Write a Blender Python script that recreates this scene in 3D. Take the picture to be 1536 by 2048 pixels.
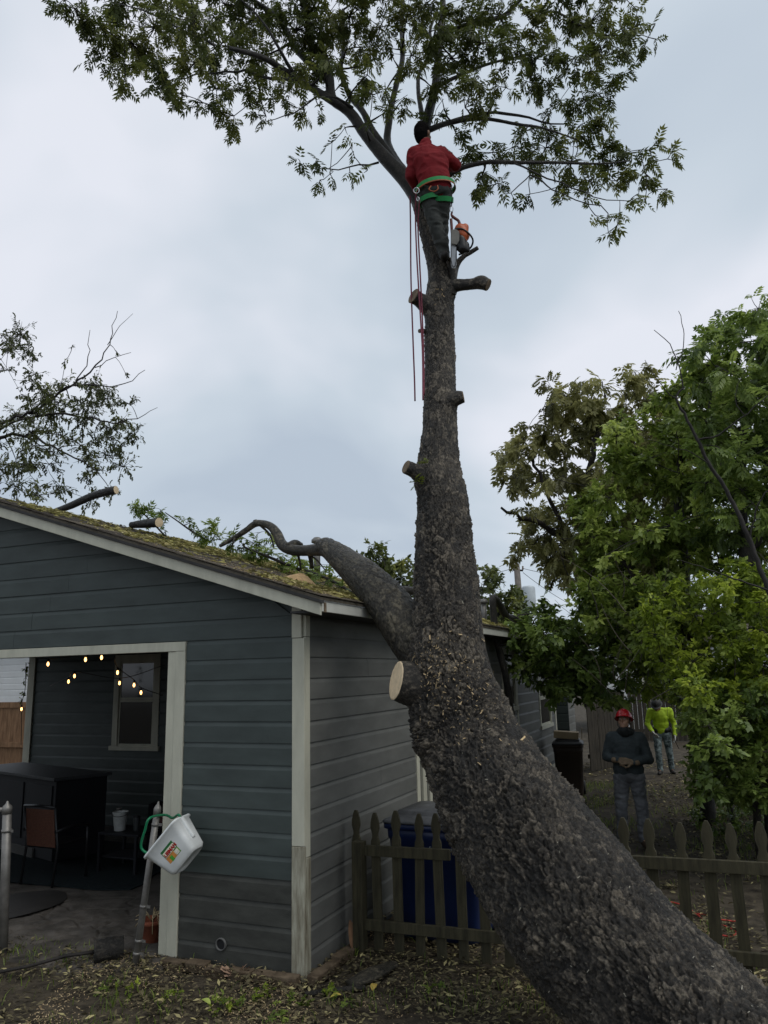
import bpy, bmesh, math, random
import numpy as np
from mathutils import Matrix, Vector
random.seed(7); rng = np.random.default_rng(11)
scn = bpy.context.scene
for o in list(bpy.data.objects): bpy.data.objects.remove(o)
C = scn.collection

# ------------------------------------------------------------------ camera, sky, sun, exposure
F = 1540.0; PITCH = math.radians(11.86); ROLL = math.radians(1.33); EYE = 2.34
fw = np.array([0, math.cos(PITCH), math.sin(PITCH)]); rt0 = np.array([1., 0, 0]); up0 = np.array([0, -math.sin(PITCH), math.cos(PITCH)])
RT = math.cos(ROLL)*rt0 - math.sin(ROLL)*up0; UP = math.cos(ROLL)*up0 + math.sin(ROLL)*rt0
CAM = np.array([0, 0, EYE])
cd = bpy.data.cameras.new('camera'); cam = bpy.data.objects.new('camera', cd); C.objects.link(cam)
cd.sensor_fit = 'VERTICAL'; cd.sensor_height = 36; cd.lens = F/2048*36; cd.clip_end = 2000; cd.clip_start = .05
cam.matrix_world = Matrix(((RT[0], UP[0], -fw[0], 0), (RT[1], UP[1], -fw[1], 0), (RT[2], UP[2], -fw[2], EYE), (0, 0, 0, 1)))
scn.camera = cam
scn.view_settings.view_transform = 'Standard'; scn.view_settings.look = 'None'
scn.view_settings.exposure = 0.0; scn.view_settings.gamma = 1; scn.view_settings.use_curve_mapping = False

SUN_DIR = Vector((.46, -.34, .82)).normalized()          # towards the (veiled) sun
SUN_EL, SUN_AZ = math.asin(SUN_DIR.z), math.atan2(SUN_DIR.x, SUN_DIR.y)
w = bpy.data.worlds.new('World'); scn.world = w; w.use_nodes = True
nt = w.node_tree; nt.nodes.clear()
def N(t, ty, **k):
    n = t.nodes.new(ty)
    for a, b in k.items(): setattr(n, a, b)
    return n
out = N(nt, 'ShaderNodeOutputWorld'); mixw = N(nt, 'ShaderNodeMixShader'); mixw.inputs[0].default_value = .93
sky = N(nt, 'ShaderNodeTexSky', sky_type='NISHITA', sun_disc=False, sun_elevation=SUN_EL, sun_rotation=SUN_AZ)
bg1 = N(nt, 'ShaderNodeBackground'); bg1.inputs[1].default_value = .07
bg2 = N(nt, 'ShaderNodeBackground'); bg2.inputs[1].default_value = 1.0
tc = N(nt, 'ShaderNodeTexCoord'); sep = N(nt, 'ShaderNodeSeparateXYZ'); nt.links.new(tc.outputs['Generated'], sep.inputs[0])
az = N(nt, 'ShaderNodeMath', operation='ABSOLUTE'); nt.links.new(sep.outputs[2], az.inputs[0])
ad = N(nt, 'ShaderNodeMath', operation='ADD'); nt.links.new(az.outputs[0], ad.inputs[0]); ad.inputs[1].default_value = .32
dx = N(nt, 'ShaderNodeMath', operation='DIVIDE'); dy = N(nt, 'ShaderNodeMath', operation='DIVIDE')
for d, i in ((dx, 0), (dy, 1)): nt.links.new(sep.outputs[i], d.inputs[0]); nt.links.new(ad.outputs[0], d.inputs[1])
cmb = N(nt, 'ShaderNodeCombineXYZ'); nt.links.new(dx.outputs[0], cmb.inputs[0]); nt.links.new(dy.outputs[0], cmb.inputs[1]); cmb.inputs[2].default_value = 3.1
nz = N(nt, 'ShaderNodeTexNoise'); nz.inputs['Scale'].default_value = 1.25; nz.inputs['Detail'].default_value = 4.0; nz.inputs['Roughness'].default_value = .46; nz.inputs['Distortion'].default_value = .35
nt.links.new(cmb.outputs[0], nz.inputs['Vector'])
rp = N(nt, 'ShaderNodeValToRGB'); e = rp.color_ramp.elements
e[0].position = .36; e[0].color = (.50, .58, .68, 1); e[1].position = .64; e[1].color = (.83, .86, .94, 1)
m_ = rp.color_ramp.elements.new(.50); m_.color = (.61, .69, .775, 1)
nt.links.new(nz.outputs[0], rp.inputs[0]); nt.links.new(rp.outputs[0], bg2.inputs[0]); nt.links.new(sky.outputs[0], bg1.inputs[0])
nt.links.new(bg1.outputs[0], mixw.inputs[1]); nt.links.new(bg2.outputs[0], mixw.inputs[2]); nt.links.new(mixw.outputs[0], out.inputs[0])
sl = bpy.data.lights.new('sun', 'SUN'); sl.energy = 1.5; sl.angle = math.radians(45); sl.color = (1, .96, .9)
so = bpy.data.objects.new('sun', sl); C.objects.link(so)
so.rotation_euler = SUN_DIR.to_track_quat('Z', 'Y').to_euler()

# ------------------------------------------------------------------ geometry of the view: a pixel of the photo and a distance give a point
def ray(px, py): return fw + RT*(px-768)/F - UP*(py-1024)/F
def at(px, py, Y): r = ray(px, py); return CAM + r*Y/r[1]
def ground(px, py, z=0): r = ray(px, py); return CAM + r*(z-EYE)/r[2]
def pxm(px, py, Y): return Y/ray(px, py)[1]/F        # metres per pixel there
TH = math.radians(22.6)
BACK = np.array([math.sin(TH), math.cos(TH), 0]); LEFT = np.array([-math.cos(TH), math.sin(TH), 0]); ZZ = np.array([0, 0, 1.])
K = ground(607, 1957)                                # the near corner of the house
def HP(u, v, z): return K + LEFT*u + BACK*v + ZZ*z
def hit(px, py, p0, n): r = ray(px, py); return CAM + r*((p0-CAM)@n)/(r@n)
def UV(p): d = np.asarray(p)-K; return d@LEFT, d@BACK, d[2]

# ------------------------------------------------------------------ noise
def hash3(ix, iy, iz, seed):
    h = (ix.astype(np.int64)*73856093) ^ (iy.astype(np.int64)*19349663) ^ (iz.astype(np.int64)*83492791) ^ (seed*2654435761 & 0xffffffff)
    h = h & 0xffffffff; h ^= h >> 13; h = (h*0x5bd1e995) & 0xffffffff; h ^= h >> 15; h = (h*0x27d4eb2d) & 0xffffffff; h ^= h >> 13
    return h
def vnoise(p, seed=0):
    i = np.floor(p).astype(np.int64); f = p-i; f = f*f*(3-2*f); r = 0
    for a in (0, 1):
        for b in (0, 1):
            for c in (0, 1):
                wgt = (f[..., 0] if a else 1-f[..., 0])*(f[..., 1] if b else 1-f[..., 1])*(f[..., 2] if c else 1-f[..., 2])
                r = r + wgt*(hash3(i[..., 0]+a, i[..., 1]+b, i[..., 2]+c, seed) & 0xffff)/65535.
    return r
def fbm(p, oct=4, seed=0): return sum(vnoise(p*2**k, seed+k)/2**k for k in range(oct))/sum(1/2**k for k in range(oct))
def worley(p, seed=0):
    i = np.floor(p).astype(np.int64); F1 = np.full(p.shape[:-1], 9.); F2 = F1.copy(); ID = np.zeros(p.shape[:-1]); OX = ID.copy()
    for a in (-1, 0, 1):
        for b in (-1, 0, 1):
            for c in (-1, 0, 1):
                h = hash3(i[..., 0]+a, i[..., 1]+b, i[..., 2]+c, seed)
                d = np.sqrt((i[..., 0]+a+(h & 1023)/1023.-p[..., 0])**2+(i[..., 1]+b+((h >> 10) & 1023)/1023.-p[..., 1])**2+(i[..., 2]+c+((h >> 20) & 1023)/1023.-p[..., 2])**2)
                nw = d < F1
                F2 = np.where(nw, F1, np.minimum(F2, d)); ID = np.where(nw, ((h*40503) & 0xffff)/65535., ID); OX = np.where(nw, p[..., 0]-(i[..., 0]+a+(h & 1023)/1023.), OX); F1 = np.where(nw, d, F1)
    return F1, F2, ID, OX

# ------------------------------------------------------------------ materials
MATS = {}
def mat(name, col, rough=.7, var=.25, scale=6, bump=0, bscale=60, spec=.4, metal=0, col2=None, stretch=(1, 1, 1), detail=5, contrast=.2, sheen=0):
    if name in MATS: return MATS[name]
    m = bpy.data.materials.new(name); m.use_nodes = True; t = m.node_tree; b = t.nodes['Principled BSDF']
    tcn = N(t, 'ShaderNodeTexCoord'); mp = N(t, 'ShaderNodeMapping'); mp.inputs['Scale'].default_value = stretch; t.links.new(tcn.outputs['Object'], mp.inputs[0])
    n = N(t, 'ShaderNodeTexNoise'); n.inputs['Scale'].default_value = scale; n.inputs['Detail'].default_value = detail; n.inputs['Roughness'].default_value = .62; t.links.new(mp.outputs[0], n.inputs['Vector'])
    r = N(t, 'ShaderNodeValToRGB'); el = r.color_ramp.elements
    el[0].position = .5-contrast; el[1].position = .5+contrast
    c1 = tuple(max(0, c*(1-var)) for c in col); c2 = tuple(c*(1+var) for c in col) if col2 is None else col2
    el[0].color = (*c1, 1); el[1].color = (*c2, 1)
    t.links.new(n.outputs[0], r.inputs[0]); t.links.new(r.outputs[0], b.inputs['Base Color'])
    b.inputs['Roughness'].default_value = rough; b.inputs['Specular IOR Level'].default_value = spec; b.inputs['Metallic'].default_value = metal
    if bump:
        n2 = N(t, 'ShaderNodeTexNoise'); n2.inputs['Scale'].default_value = bscale; n2.inputs['Detail'].default_value = 6; t.links.new(mp.outputs[0], n2.inputs['Vector'])
        bp = N(t, 'ShaderNodeBump'); bp.inputs['Strength'].default_value = bump; bp.inputs['Distance'].default_value = .01
        t.links.new(n2.outputs[0], bp.inputs['Height']); t.links.new(bp.outputs[0], b.inputs['Normal'])
    MATS[name] = m
    return m
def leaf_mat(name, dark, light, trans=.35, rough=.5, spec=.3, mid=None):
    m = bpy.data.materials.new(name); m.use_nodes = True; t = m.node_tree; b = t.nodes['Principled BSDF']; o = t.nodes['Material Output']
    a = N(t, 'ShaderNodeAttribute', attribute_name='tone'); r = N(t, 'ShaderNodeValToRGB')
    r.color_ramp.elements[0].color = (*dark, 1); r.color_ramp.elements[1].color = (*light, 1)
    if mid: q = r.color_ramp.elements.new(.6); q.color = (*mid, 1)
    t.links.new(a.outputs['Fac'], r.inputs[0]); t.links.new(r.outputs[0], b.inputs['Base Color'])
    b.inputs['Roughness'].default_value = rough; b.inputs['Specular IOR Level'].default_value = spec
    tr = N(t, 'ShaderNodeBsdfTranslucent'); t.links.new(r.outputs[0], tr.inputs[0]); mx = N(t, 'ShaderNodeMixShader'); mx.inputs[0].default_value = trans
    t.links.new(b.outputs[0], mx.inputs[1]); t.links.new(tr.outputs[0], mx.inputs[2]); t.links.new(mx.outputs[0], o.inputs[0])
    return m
def emit_mat(name, col, s):
    m = bpy.data.materials.new(name); m.use_nodes = True; t = m.node_tree; b = t.nodes['Principled BSDF']
    b.inputs['Base Color'].default_value = (.02, .02, .02, 1); b.inputs['Emission Color'].default_value = (*col, 1); b.inputs['Emission Strength'].default_value = s
    return m

# ------------------------------------------------------------------ mesh helpers
def tag(o, label=None, cat=None, group=None, kind=None):
    for k, v in (('label', label), ('category', cat), ('group', group), ('kind', kind)):
        if v: o[k] = v
    return o
def link(name, me, parent=None, m=None):
    o = bpy.data.objects.new(name, me); C.objects.link(o)
    if m is not None:
        for q in (m if isinstance(m, (list, tuple)) else [m]): me.materials.append(q)
    if parent is not None: setp(o, parent)
    return o
def setp(o, parent):                                   # every part keeps world coordinates in its own basis matrix
    o.parent = parent; o.matrix_parent_inverse = parent.matrix_basis.inverted()
def thing(name, label, cat, loc=(0, 0, 0), group=None):
    o = bpy.data.objects.new(name, None); C.objects.link(o); o.location = Vector([float(x) for x in loc]); o.empty_display_size = .2
    return tag(o, label, cat, group)
def npmesh(name, V, Fs, smooth=False, mi=None, attrs=None):
    """V (n,3); Fs list of int arrays (m,k)"""
    me = bpy.data.meshes.new(name); V = np.ascontiguousarray(V, dtype=np.float32).reshape(-1, 3)
    Fs = [np.asarray(f, dtype=np.int32) for f in (Fs if isinstance(Fs, list) else [Fs]) if len(f)]
    tot = np.concatenate([np.full(len(f), f.shape[1], np.int32) for f in Fs]); idx = np.concatenate([f.ravel() for f in Fs])
    me.vertices.add(len(V)); me.vertices.foreach_set('co', V.ravel()); me.loops.add(len(idx)); me.loops.foreach_set('vertex_index', idx)
    me.polygons.add(len(tot)); st = np.zeros(len(tot), np.int32); st[1:] = np.cumsum(tot)[:-1]
    me.polygons.foreach_set('loop_start', st); me.polygons.foreach_set('loop_total', tot)
    if mi is not None: me.polygons.foreach_set('material_index', np.asarray(mi, np.int32))
    me.update(calc_edges=True)
    if smooth: me.polygons.foreach_set('use_smooth', np.ones(len(tot), bool))
    for k, a in (attrs or {}).items():
        at_ = me.attributes.new(k, 'FLOAT', 'POINT'); at_.data.foreach_set('value', np.asarray(a, np.float32))
    me.validate(); return me
class MB:
    def __init__(s): s.v = []; s.f = []; s.m = []; s.sm = []
    def add(s, V, Fc, m=0, smooth=False):
        b = len(s.v); s.v.extend([tuple(float(c) for c in p) for p in V])
        for f in Fc: s.f.append([b+i for i in f]); s.m.append(m); s.sm.append(smooth)
        return s
    def box(s, c, size, R=None, m=0, taper=1.0):
        c = np.asarray(c, float); h = np.asarray(size, float)/2; R = np.eye(3) if R is None else np.asarray(R)
        V = []
        for z in (-1, 1):
            k = taper if z > 0 else 1
            for x, y in ((-1, -1), (1, -1), (1, 1), (-1, 1)): V.append(c+R@np.array([x*h[0]*k, y*h[1]*k, z*h[2]]))
        return s.add(V, [(0, 3, 2, 1), (4, 5, 6, 7), (0, 1, 5, 4), (1, 2, 6, 5), (2, 3, 7, 6), (3, 0, 4, 7)], m)
    def hbox(s, u0, u1, v0, v1, z0, z1, m=0):
        V = [HP(u, v, z) for z in (z0, z1) for u, v in ((u0, v0), (u1, v0), (u1, v1), (u0, v1))]
        return s.add(V, [(0, 3, 2, 1), (4, 5, 6, 7), (0, 1, 5, 4), (1, 2, 6, 5), (2, 3, 7, 6), (3, 0, 4, 7)], m)
    def tube(s, pts, r, n=8, m=0, caps=True):
        pts = np.asarray(pts, float); r = np.full(len(pts), r) if np.isscalar(r) else np.asarray(r, float)
        P, Fq = tube_arrays(pts, r, n); b = len(s.v); s.v.extend(map(tuple, P.reshape(-1, 3).tolist()))
        for f in Fq: s.f.append([b+int(i) for i in f]); s.m.append(m); s.sm.append(True)
        if caps:
            s.f.append([b+i for i in range(n)][::-1]); s.m.append(m); s.sm.append(False)
            s.f.append([b+(len(pts)-1)*n+i for i in range(n)]); s.m.append(m); s.sm.append(False)
        return s
    def lathe(s, c, prof, n=20, axis=(0, 0, 1), m=0, caps=(True, True)):
        ax = np.asarray(axis, float); ax /= np.linalg.norm(ax); c = np.asarray(c, float)
        a = np.cross(ax, [0, 1, 0] if abs(ax[1]) < .9 else [1, 0, 0]); a /= np.linalg.norm(a); b_ = np.cross(ax, a)
        V = [c+ax*z+r*(a*math.cos(t)+b_*math.sin(t)) for r, z in prof for t in np.linspace(0, 2*math.pi, n, endpoint=False)]
        Fc = [(i*n+j, i*n+(j+1) % n, (i+1)*n+(j+1) % n, (i+1)*n+j) for i in range(len(prof)-1) for j in range(n)]
        s.add(V, Fc, m, True)
        b = len(s.v)-len(V)
        if caps[0]: s.f.append([b+i for i in range(n)][::-1]); s.m.append(m); s.sm.append(False)
        if caps[1]: s.f.append([b+(len(prof)-1)*n+i for i in range(n)]); s.m.append(m); s.sm.append(False)
        return s
    def prism(s, poly, o, ex, ey, d, m=0):
        """poly in the plane (ex, ey) at o, extruded along d"""
        o, ex, ey, d = (np.asarray(q, float) for q in (o, ex, ey, d)); n = len(poly)
        A = [o+ex*x+ey*y for x, y in poly]; V = A+[p+d for p in A]
        return s.add(V, [tuple(range(n)), tuple(range(2*n-1, n-1, -1))]+[((i+1) % n, i, n+i, n+(i+1) % n) for i in range(n)], m)
    def mesh(s, name, fix=True):
        me = bpy.data.meshes.new(name); me.from_pydata(s.v, [], s.f)
        me.polygons.foreach_set('material_index', s.m); me.polygons.foreach_set('use_smooth', s.sm)
        if fix:
            bm = bmesh.new(); bm.from_mesh(me); bmesh.ops.recalc_face_normals(bm, faces=bm.faces); bm.to_mesh(me); bm.free()
        me.update(); return me
    def build(s, name, m, parent=None, bevel=0):
        o = link(name, s.mesh(name), parent, m)
        if bevel:
            b = o.modifiers.new('bevel', 'BEVEL'); b.width = bevel; b.segments = 2; b.limit_method = 'ANGLE'
        return o
def frames(pts):
    T = np.gradient(pts, axis=0); T /= np.linalg.norm(T, axis=1)[:, None]+1e-12
    A = np.zeros_like(pts); a = np.cross(T[0], [0, 0, 1.] if abs(T[0][2]) < .9 else [1., 0, 0]); a /= np.linalg.norm(a)
    for i in range(len(pts)):
        a = a-T[i]*(a@T[i]); a /= np.linalg.norm(a)+1e-12; A[i] = a
    return T, A, np.cross(T, A)
def tube_arrays(pts, r, n):
    T, A, B = frames(pts); t = np.linspace(0, 2*np.pi, n, endpoint=False)
    P = pts[:, None]+r[:, None, None]*(A[:, None]*np.cos(t)[None, :, None]+B[:, None]*np.sin(t)[None, :, None])
    i = np.arange(len(pts)-1)[:, None]; j = np.arange(n)[None]; k = (j+1) % n
    Fq = np.stack([i*n+j, i*n+k, (i+1)*n+k, (i+1)*n+j], -1).reshape(-1, 4)
    return P, Fq
def catmull(P, per):
    P = np.asarray(P, float); Q = np.vstack([2*P[0]-P[1], P, 2*P[-1]-P[-2]]); o = []
    for i in range(1, len(Q)-2):
        t = np.linspace(0, 1, per, endpoint=False)[:, None]; a, b, c, d = Q[i-1], Q[i], Q[i+1], Q[i+2]
        o.append(.5*((2*b)+(-a+c)*t+(2*a-5*b+4*c-d)*t*t+(-a+3*b-3*c+d)*t**3))
    return np.vstack(o+[P[-1:]])
def resample(P, ds):
    P = catmull(P, 24); L = np.concatenate([[0], np.cumsum(np.linalg.norm(np.diff(P[:, :3], axis=0), axis=1))])
    s = np.linspace(0, L[-1], max(3, int(L[-1]/ds)+1)); return np.stack([np.interp(s, L, P[:, k]) for k in range(P.shape[1])], 1), s
def pixpath(L):
    """[(px,py,Y,half width px)] -> xyz + radius"""
    return np.array([[*at(x, y, Y), h*pxm(x, y, Y)] for x, y, Y, h in L])
def bark_sweep(path4, ds, nseg, amp=.014, cell=.05, seed=3, low=.03, tip=None, bulges=(), low_darker=False):
    Q, s = resample(path4, ds); pts, R = Q[:, :3], Q[:, 3]
    T, A, B = frames(pts); t = np.linspace(0, 2*np.pi, nseg, endpoint=False)
    N_ = A[:, None]*np.cos(t)[None, :, None]+B[:, None]*np.sin(t)[None, :, None]
    S = np.broadcast_to(s[:, None], N_.shape[:2]); rr = R[:, None]
    q = np.stack([S/1.45, rr*np.cos(t)[None], rr*np.sin(t)[None]], -1)
    wv = lambda sc, sd: np.stack([vnoise(q*sc, seed+sd), vnoise(q*sc, seed+sd+1), vnoise(q*sc, seed+sd+2)], -1)-.5
    wq = q/cell+1.5*wv(11, 50)+.9*wv(34, 55)
    F1, F2, ID, OX = worley(wq, seed); e1 = np.clip((F2-F1-.01)/.15, 0, 1)
    G1, G2, IE, OY = worley(q/cell*2.1+1.4*wv(30, 60)+7, seed+9); e2 = np.clip((G2-G1)/.2, 0, 1)
    pl = np.clip((fbm(q*2.6, 3, seed+20)-.36)*5, .25, 1)       # scaly here, smoother there
    k = np.clip(rr/.46, .3, 1); fl = 1 if seed % 2 else -1
    rg = 1-2*np.abs(fbm(q*np.array([26, 40, 40]), 3, seed+30)-.5)*2.2
    pit = worley(q/.019+.8*wv(60, 70), seed+5)[0]
    h = amp*k*(pl*(e1*(.15+.6*ID+.75*np.clip(OX*fl+.3, -.3, .9))+.45*e2*(IE+.6*OY))+.55*rg*(1.25-.5*pl))-.72*amp*k-.55*amp*k*np.clip(1-pit/.42, 0, 1)*(.4+.6*pl)+low*rr*2*(fbm(q*2.2, 3, seed+40)-.5)
    P = pts[:, None]+N_*(rr+h)[..., None]
    for c, r, a in bulges:
        d = np.linalg.norm(P-np.asarray(c), axis=-1); P = P+N_*(a*np.exp(-(d/r)**2))[..., None]
    n = nseg; i = np.arange(len(pts)-1)[:, None]; j = np.arange(n)[None]; kk = (j+1) % n
    Fq = np.stack([i*n+j, i*n+kk, (i+1)*n+kk, (i+1)*n+j], -1).reshape(-1, 4)
    global LAST_TONE
    LAST_TONE = np.clip(.15+.6*ID*e1+.25*(IE-.5)+np.clip((P[..., 2]-2.4)*.22, -.05, .05)*(1 if low_darker else 0), 0, 1).ravel()  # trunk tone a little darker towards the bottom, paler higher up
    return P, Fq, N_, pts, R
def end_caps(P, Fq, pts):
    """close both ends with a fan"""
    n = P.shape[1]; V = np.vstack([P.reshape(-1, 3), pts[:1], pts[-1:]]); a = len(V)-2; b = len(V)-1; j = np.arange(n); k = (j+1) % n; l = (len(pts)-1)*n
    return V, [Fq, np.stack([k, j, np.full(n, a)], 1), np.stack([l+j, l+k, np.full(n, b)], 1)]
def rotm(d, roll=0):
    d = np.asarray(d, float); d /= np.linalg.norm(d); y = np.cross(ZZ, d) if abs(d[2]) < .95 else np.cross([1., 0, 0], d); y /= np.linalg.norm(y); z = np.cross(d, y)
    c, s = math.cos(roll), math.sin(roll); return np.stack([d, y*c+z*s, z*c-y*s], 1)

# ------------------------------------------------------------------ foliage
def pinnate(n=4, L=1.0, ll=.5, lw=.15, droop=.25, term=True):
    V = []; Fc = []
    def leaf(b, ang, l, wd, dz):
        d = np.array([math.cos(ang), math.sin(ang), dz]); d /= np.linalg.norm(d); s_ = np.array([-math.sin(ang), math.cos(ang), 0])
        q = len(V); V.extend([b, b+d*l*.45+s_*wd+[0, 0, .05*l], b+d*l+[0, 0, -.12*l], b+d*l*.45-s_*wd+[0, 0, .05*l]]); Fc.extend([(q, q+1, q+2), (q, q+2, q+3)])
    for i in range(n):
        t = .2+.75*i/max(1, n-1); b = np.array([t*L, 0, -droop*t*t]); k = 1-.25*abs(t-.5)
        for sgn in (-1, 1): leaf(b, sgn*(1.0-.25*t), ll*k, lw*k, -.3-.2*random.random())
    if term: leaf(np.array([L*.96, 0, -droop*.95]), 0, ll, lw, -.45)
    return np.array(V), np.array(Fc)
def cluster(n=5, ll=.55, lw=.2, spread=1.0):
    V = []; Fc = []
    for i in range(n):
        a = random.uniform(-spread, spread); t = i/n; b = np.array([t*.8, 0, 0]); d = np.array([math.cos(a), math.sin(a), random.uniform(-.7, .2)]); d /= np.linalg.norm(d); s_ = np.cross(d, [0, 0, 1]); s_ /= np.linalg.norm(s_)
        l = ll*random.uniform(.7, 1.1); q = len(V); V.extend([b, b+d*l*.45+s_*lw, b+d*l, b+d*l*.45-s_*lw]); Fc.extend([(q, q+1, q+2), (q, q+2, q+3)])
    return np.array(V), np.array(Fc)
def place_sprays(P, D, scale, templ, tone):
    """instances of a leaf spray baked to one mesh: P (n,3) D (n,3) directions"""
    n = len(P); D = D/(np.linalg.norm(D, axis=1)[:, None]+1e-9); y = np.cross(np.array([0, 0, 1.])+rng.normal(0, .35, (n, 3)), D); y /= np.linalg.norm(y, axis=1)[:, None]+1e-9; z = np.cross(D, y)
    TV, TF = templ; X = TV[None]*scale[:, None, None]
    V = P[:, None]+X[..., :1]*D[:, None]+X[..., 1:2]*y[:, None]+X[..., 2:]*z[:, None]
    Fc = (TF[None]+(np.arange(n)*len(TV))[:, None, None]).reshape(-1, 3)
    lt = np.repeat(rng.uniform(-.12, .12, (n, len(TV)//4)), 4, axis=1) if len(TV) % 4 == 0 else np.zeros((n, len(TV)))
    return V.reshape(-1, 3), Fc, np.clip(np.repeat(tone[:, None], len(TV), 1)+lt, 0, 1).ravel()
def merge(parts):
    V = []; Fc = []; T = []; b = 0
    for v, f, t in parts: V.append(v); Fc.append(f+b); T.append(t); b += len(v)
    return np.vstack(V), np.vstack(Fc), np.concatenate(T)
class Skel:
    """branch skeleton that grows out to given clumps"""
    def __init__(s): s.paths = []; s.nodes = np.zeros((0, 4))
    def add(s, Q): s.paths.append(Q); s.nodes = np.vstack([s.nodes, Q])
    def reach(s, c, r_tip, wob=.12, rmax=.06, up=0.0):
        d = np.linalg.norm(s.nodes[:, :3]-c, axis=1); d = d+up*np.maximum(0, s.nodes[:, 2]-c[2]); i = int(np.argmin(d)); a = s.nodes[i]; L = np.linalg.norm(c-a[:3])
        if L < .05: return
        n = max(4, int(L/.12)); t = np.linspace(0, 1, n)[:, None]; m = (a[:3]+c)/2+rng.normal(0, wob*L, 3)
        P = (1-t)**2*a[:3]+2*t*(1-t)*m+t*t*c; P[1:-1] += rng.normal(0, .012*L, P[1:-1].shape); r0 = min(a[3]*.72, rmax, .012+.012*L)
        s.add(np.hstack([P, r0+(r_tip-r0)*t]))
    def mesh(s, name, skip=0, n=5):
        V = []; Fs = []; b = 0
        for Q in s.paths[skip:]:
            P, Fq = tube_arrays(Q[:, :3], Q[:, 3], n); V.append(P.reshape(-1, 3)); Fs.append(Fq+b); b += P.shape[0]*n
        return npmesh(name, np.vstack(V), np.vstack(Fs), True)
def leaves_in(skel, clumps, dens, size, templs, tone_mu=.45, hang=.6, twig=.004, tone_sd=.16, fill=1.0, sun=.12):
    parts = []
    for c, r in clumps:
        n = max(3, int(dens*(r/size)**2*rng.uniform(.75, 1.2))); nt_ = max(2, int(n/6)); tn = np.clip(rng.normal(tone_mu, tone_sd), .05, .95)
        dirs = rng.normal(0, 1, (nt_, 3)); dirs[:, 2] *= .7; dirs /= np.linalg.norm(dirs, axis=1)[:, None]; ends = c+dirs*(r*rng.uniform(.35, 1.05, nt_)**.7)[:, None]*fill
        for e_ in ends:
            m = (c+e_)/2+rng.normal(0, .1*r, 3); t = np.linspace(0, 1, 4)[:, None]; skel.paths.append(np.hstack([(1-t)**2*c+2*t*(1-t)*m+t*t*e_, twig*1.5*(1-.6*t)]))
        k = rng.integers(0, nt_, n); tt = rng.uniform(.3, 1.05, n)[:, None]; P = c+(ends[k]-c)*tt+rng.normal(0, .10*r, (n, 3))*.8
        D = (ends[k]-c)/r*.8+rng.normal(0, .55, (n, 3)); D[:, 2] -= hang
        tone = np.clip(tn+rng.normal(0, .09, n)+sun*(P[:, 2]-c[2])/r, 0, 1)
        for j in range(len(templs)):
            q = np.arange(n) % len(templs) == j
            if q.any(): parts.append(place_sprays(P[q], D[q], size*rng.uniform(.7, 1.2, q.sum()), templs[j], tone[q]))
    return merge(parts)

# ================================================================== materials of the place
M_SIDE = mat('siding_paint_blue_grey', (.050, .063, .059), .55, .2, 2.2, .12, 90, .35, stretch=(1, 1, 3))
M_SIDE_LIT = mat('siding_paint_side_lit', (.125, .126, .117), .55, .18, 2.2, .12, 90, .35, stretch=(1, 1, 3))  # same siding paint, lightened and warmed for the light reaching the side wall
M_SIDED = mat('grimy_siding_paint', (.046, .047, .041), .65, .35, 3, .2, 80, .3, stretch=(1, 1, 3))
M_TRIM = mat('trim_paint_cream', (.47, .46, .37), .6, .22, 3.0, .15, 80, .3, stretch=(2, 2, .6), contrast=.3)
M_TRIMW = mat('weathered_trim_wood', (.24, .20, .13), .8, .4, 5, .4, 70, .2, stretch=(5, 5, .7), col2=(.46, .45, .36), contrast=.22)
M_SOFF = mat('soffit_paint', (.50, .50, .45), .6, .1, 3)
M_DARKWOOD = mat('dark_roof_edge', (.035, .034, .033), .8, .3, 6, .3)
M_SHING = mat('shingle_grit', (.09, .078, .06), .9, .45, 14, .5, 220, .2, contrast=.25)
M_GLASS = mat('dark_window_glass', (.012, .014, .015), .08, .2, 2, spec=.6)
M_CORE = mat('wall_core', (.05, .055, .06), .8)
M_CEIL = mat('porch_ceiling', (.10, .10, .09), .7)
M_SOIL = mat('damp_soil', (.036, .029, .021), .95, .5, 5, .6, 60, .2, col2=(.090, .074, .052))
M_CONC = mat('old_concrete', (.060, .052, .042), .85, .5, 2.4, .5, 40, .3, col2=(.115, .10, .085))
M_GALV = mat('galvanised_steel', (.20, .19, .175), .5, .3, 9, .15, 60, .5, .55)
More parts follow.
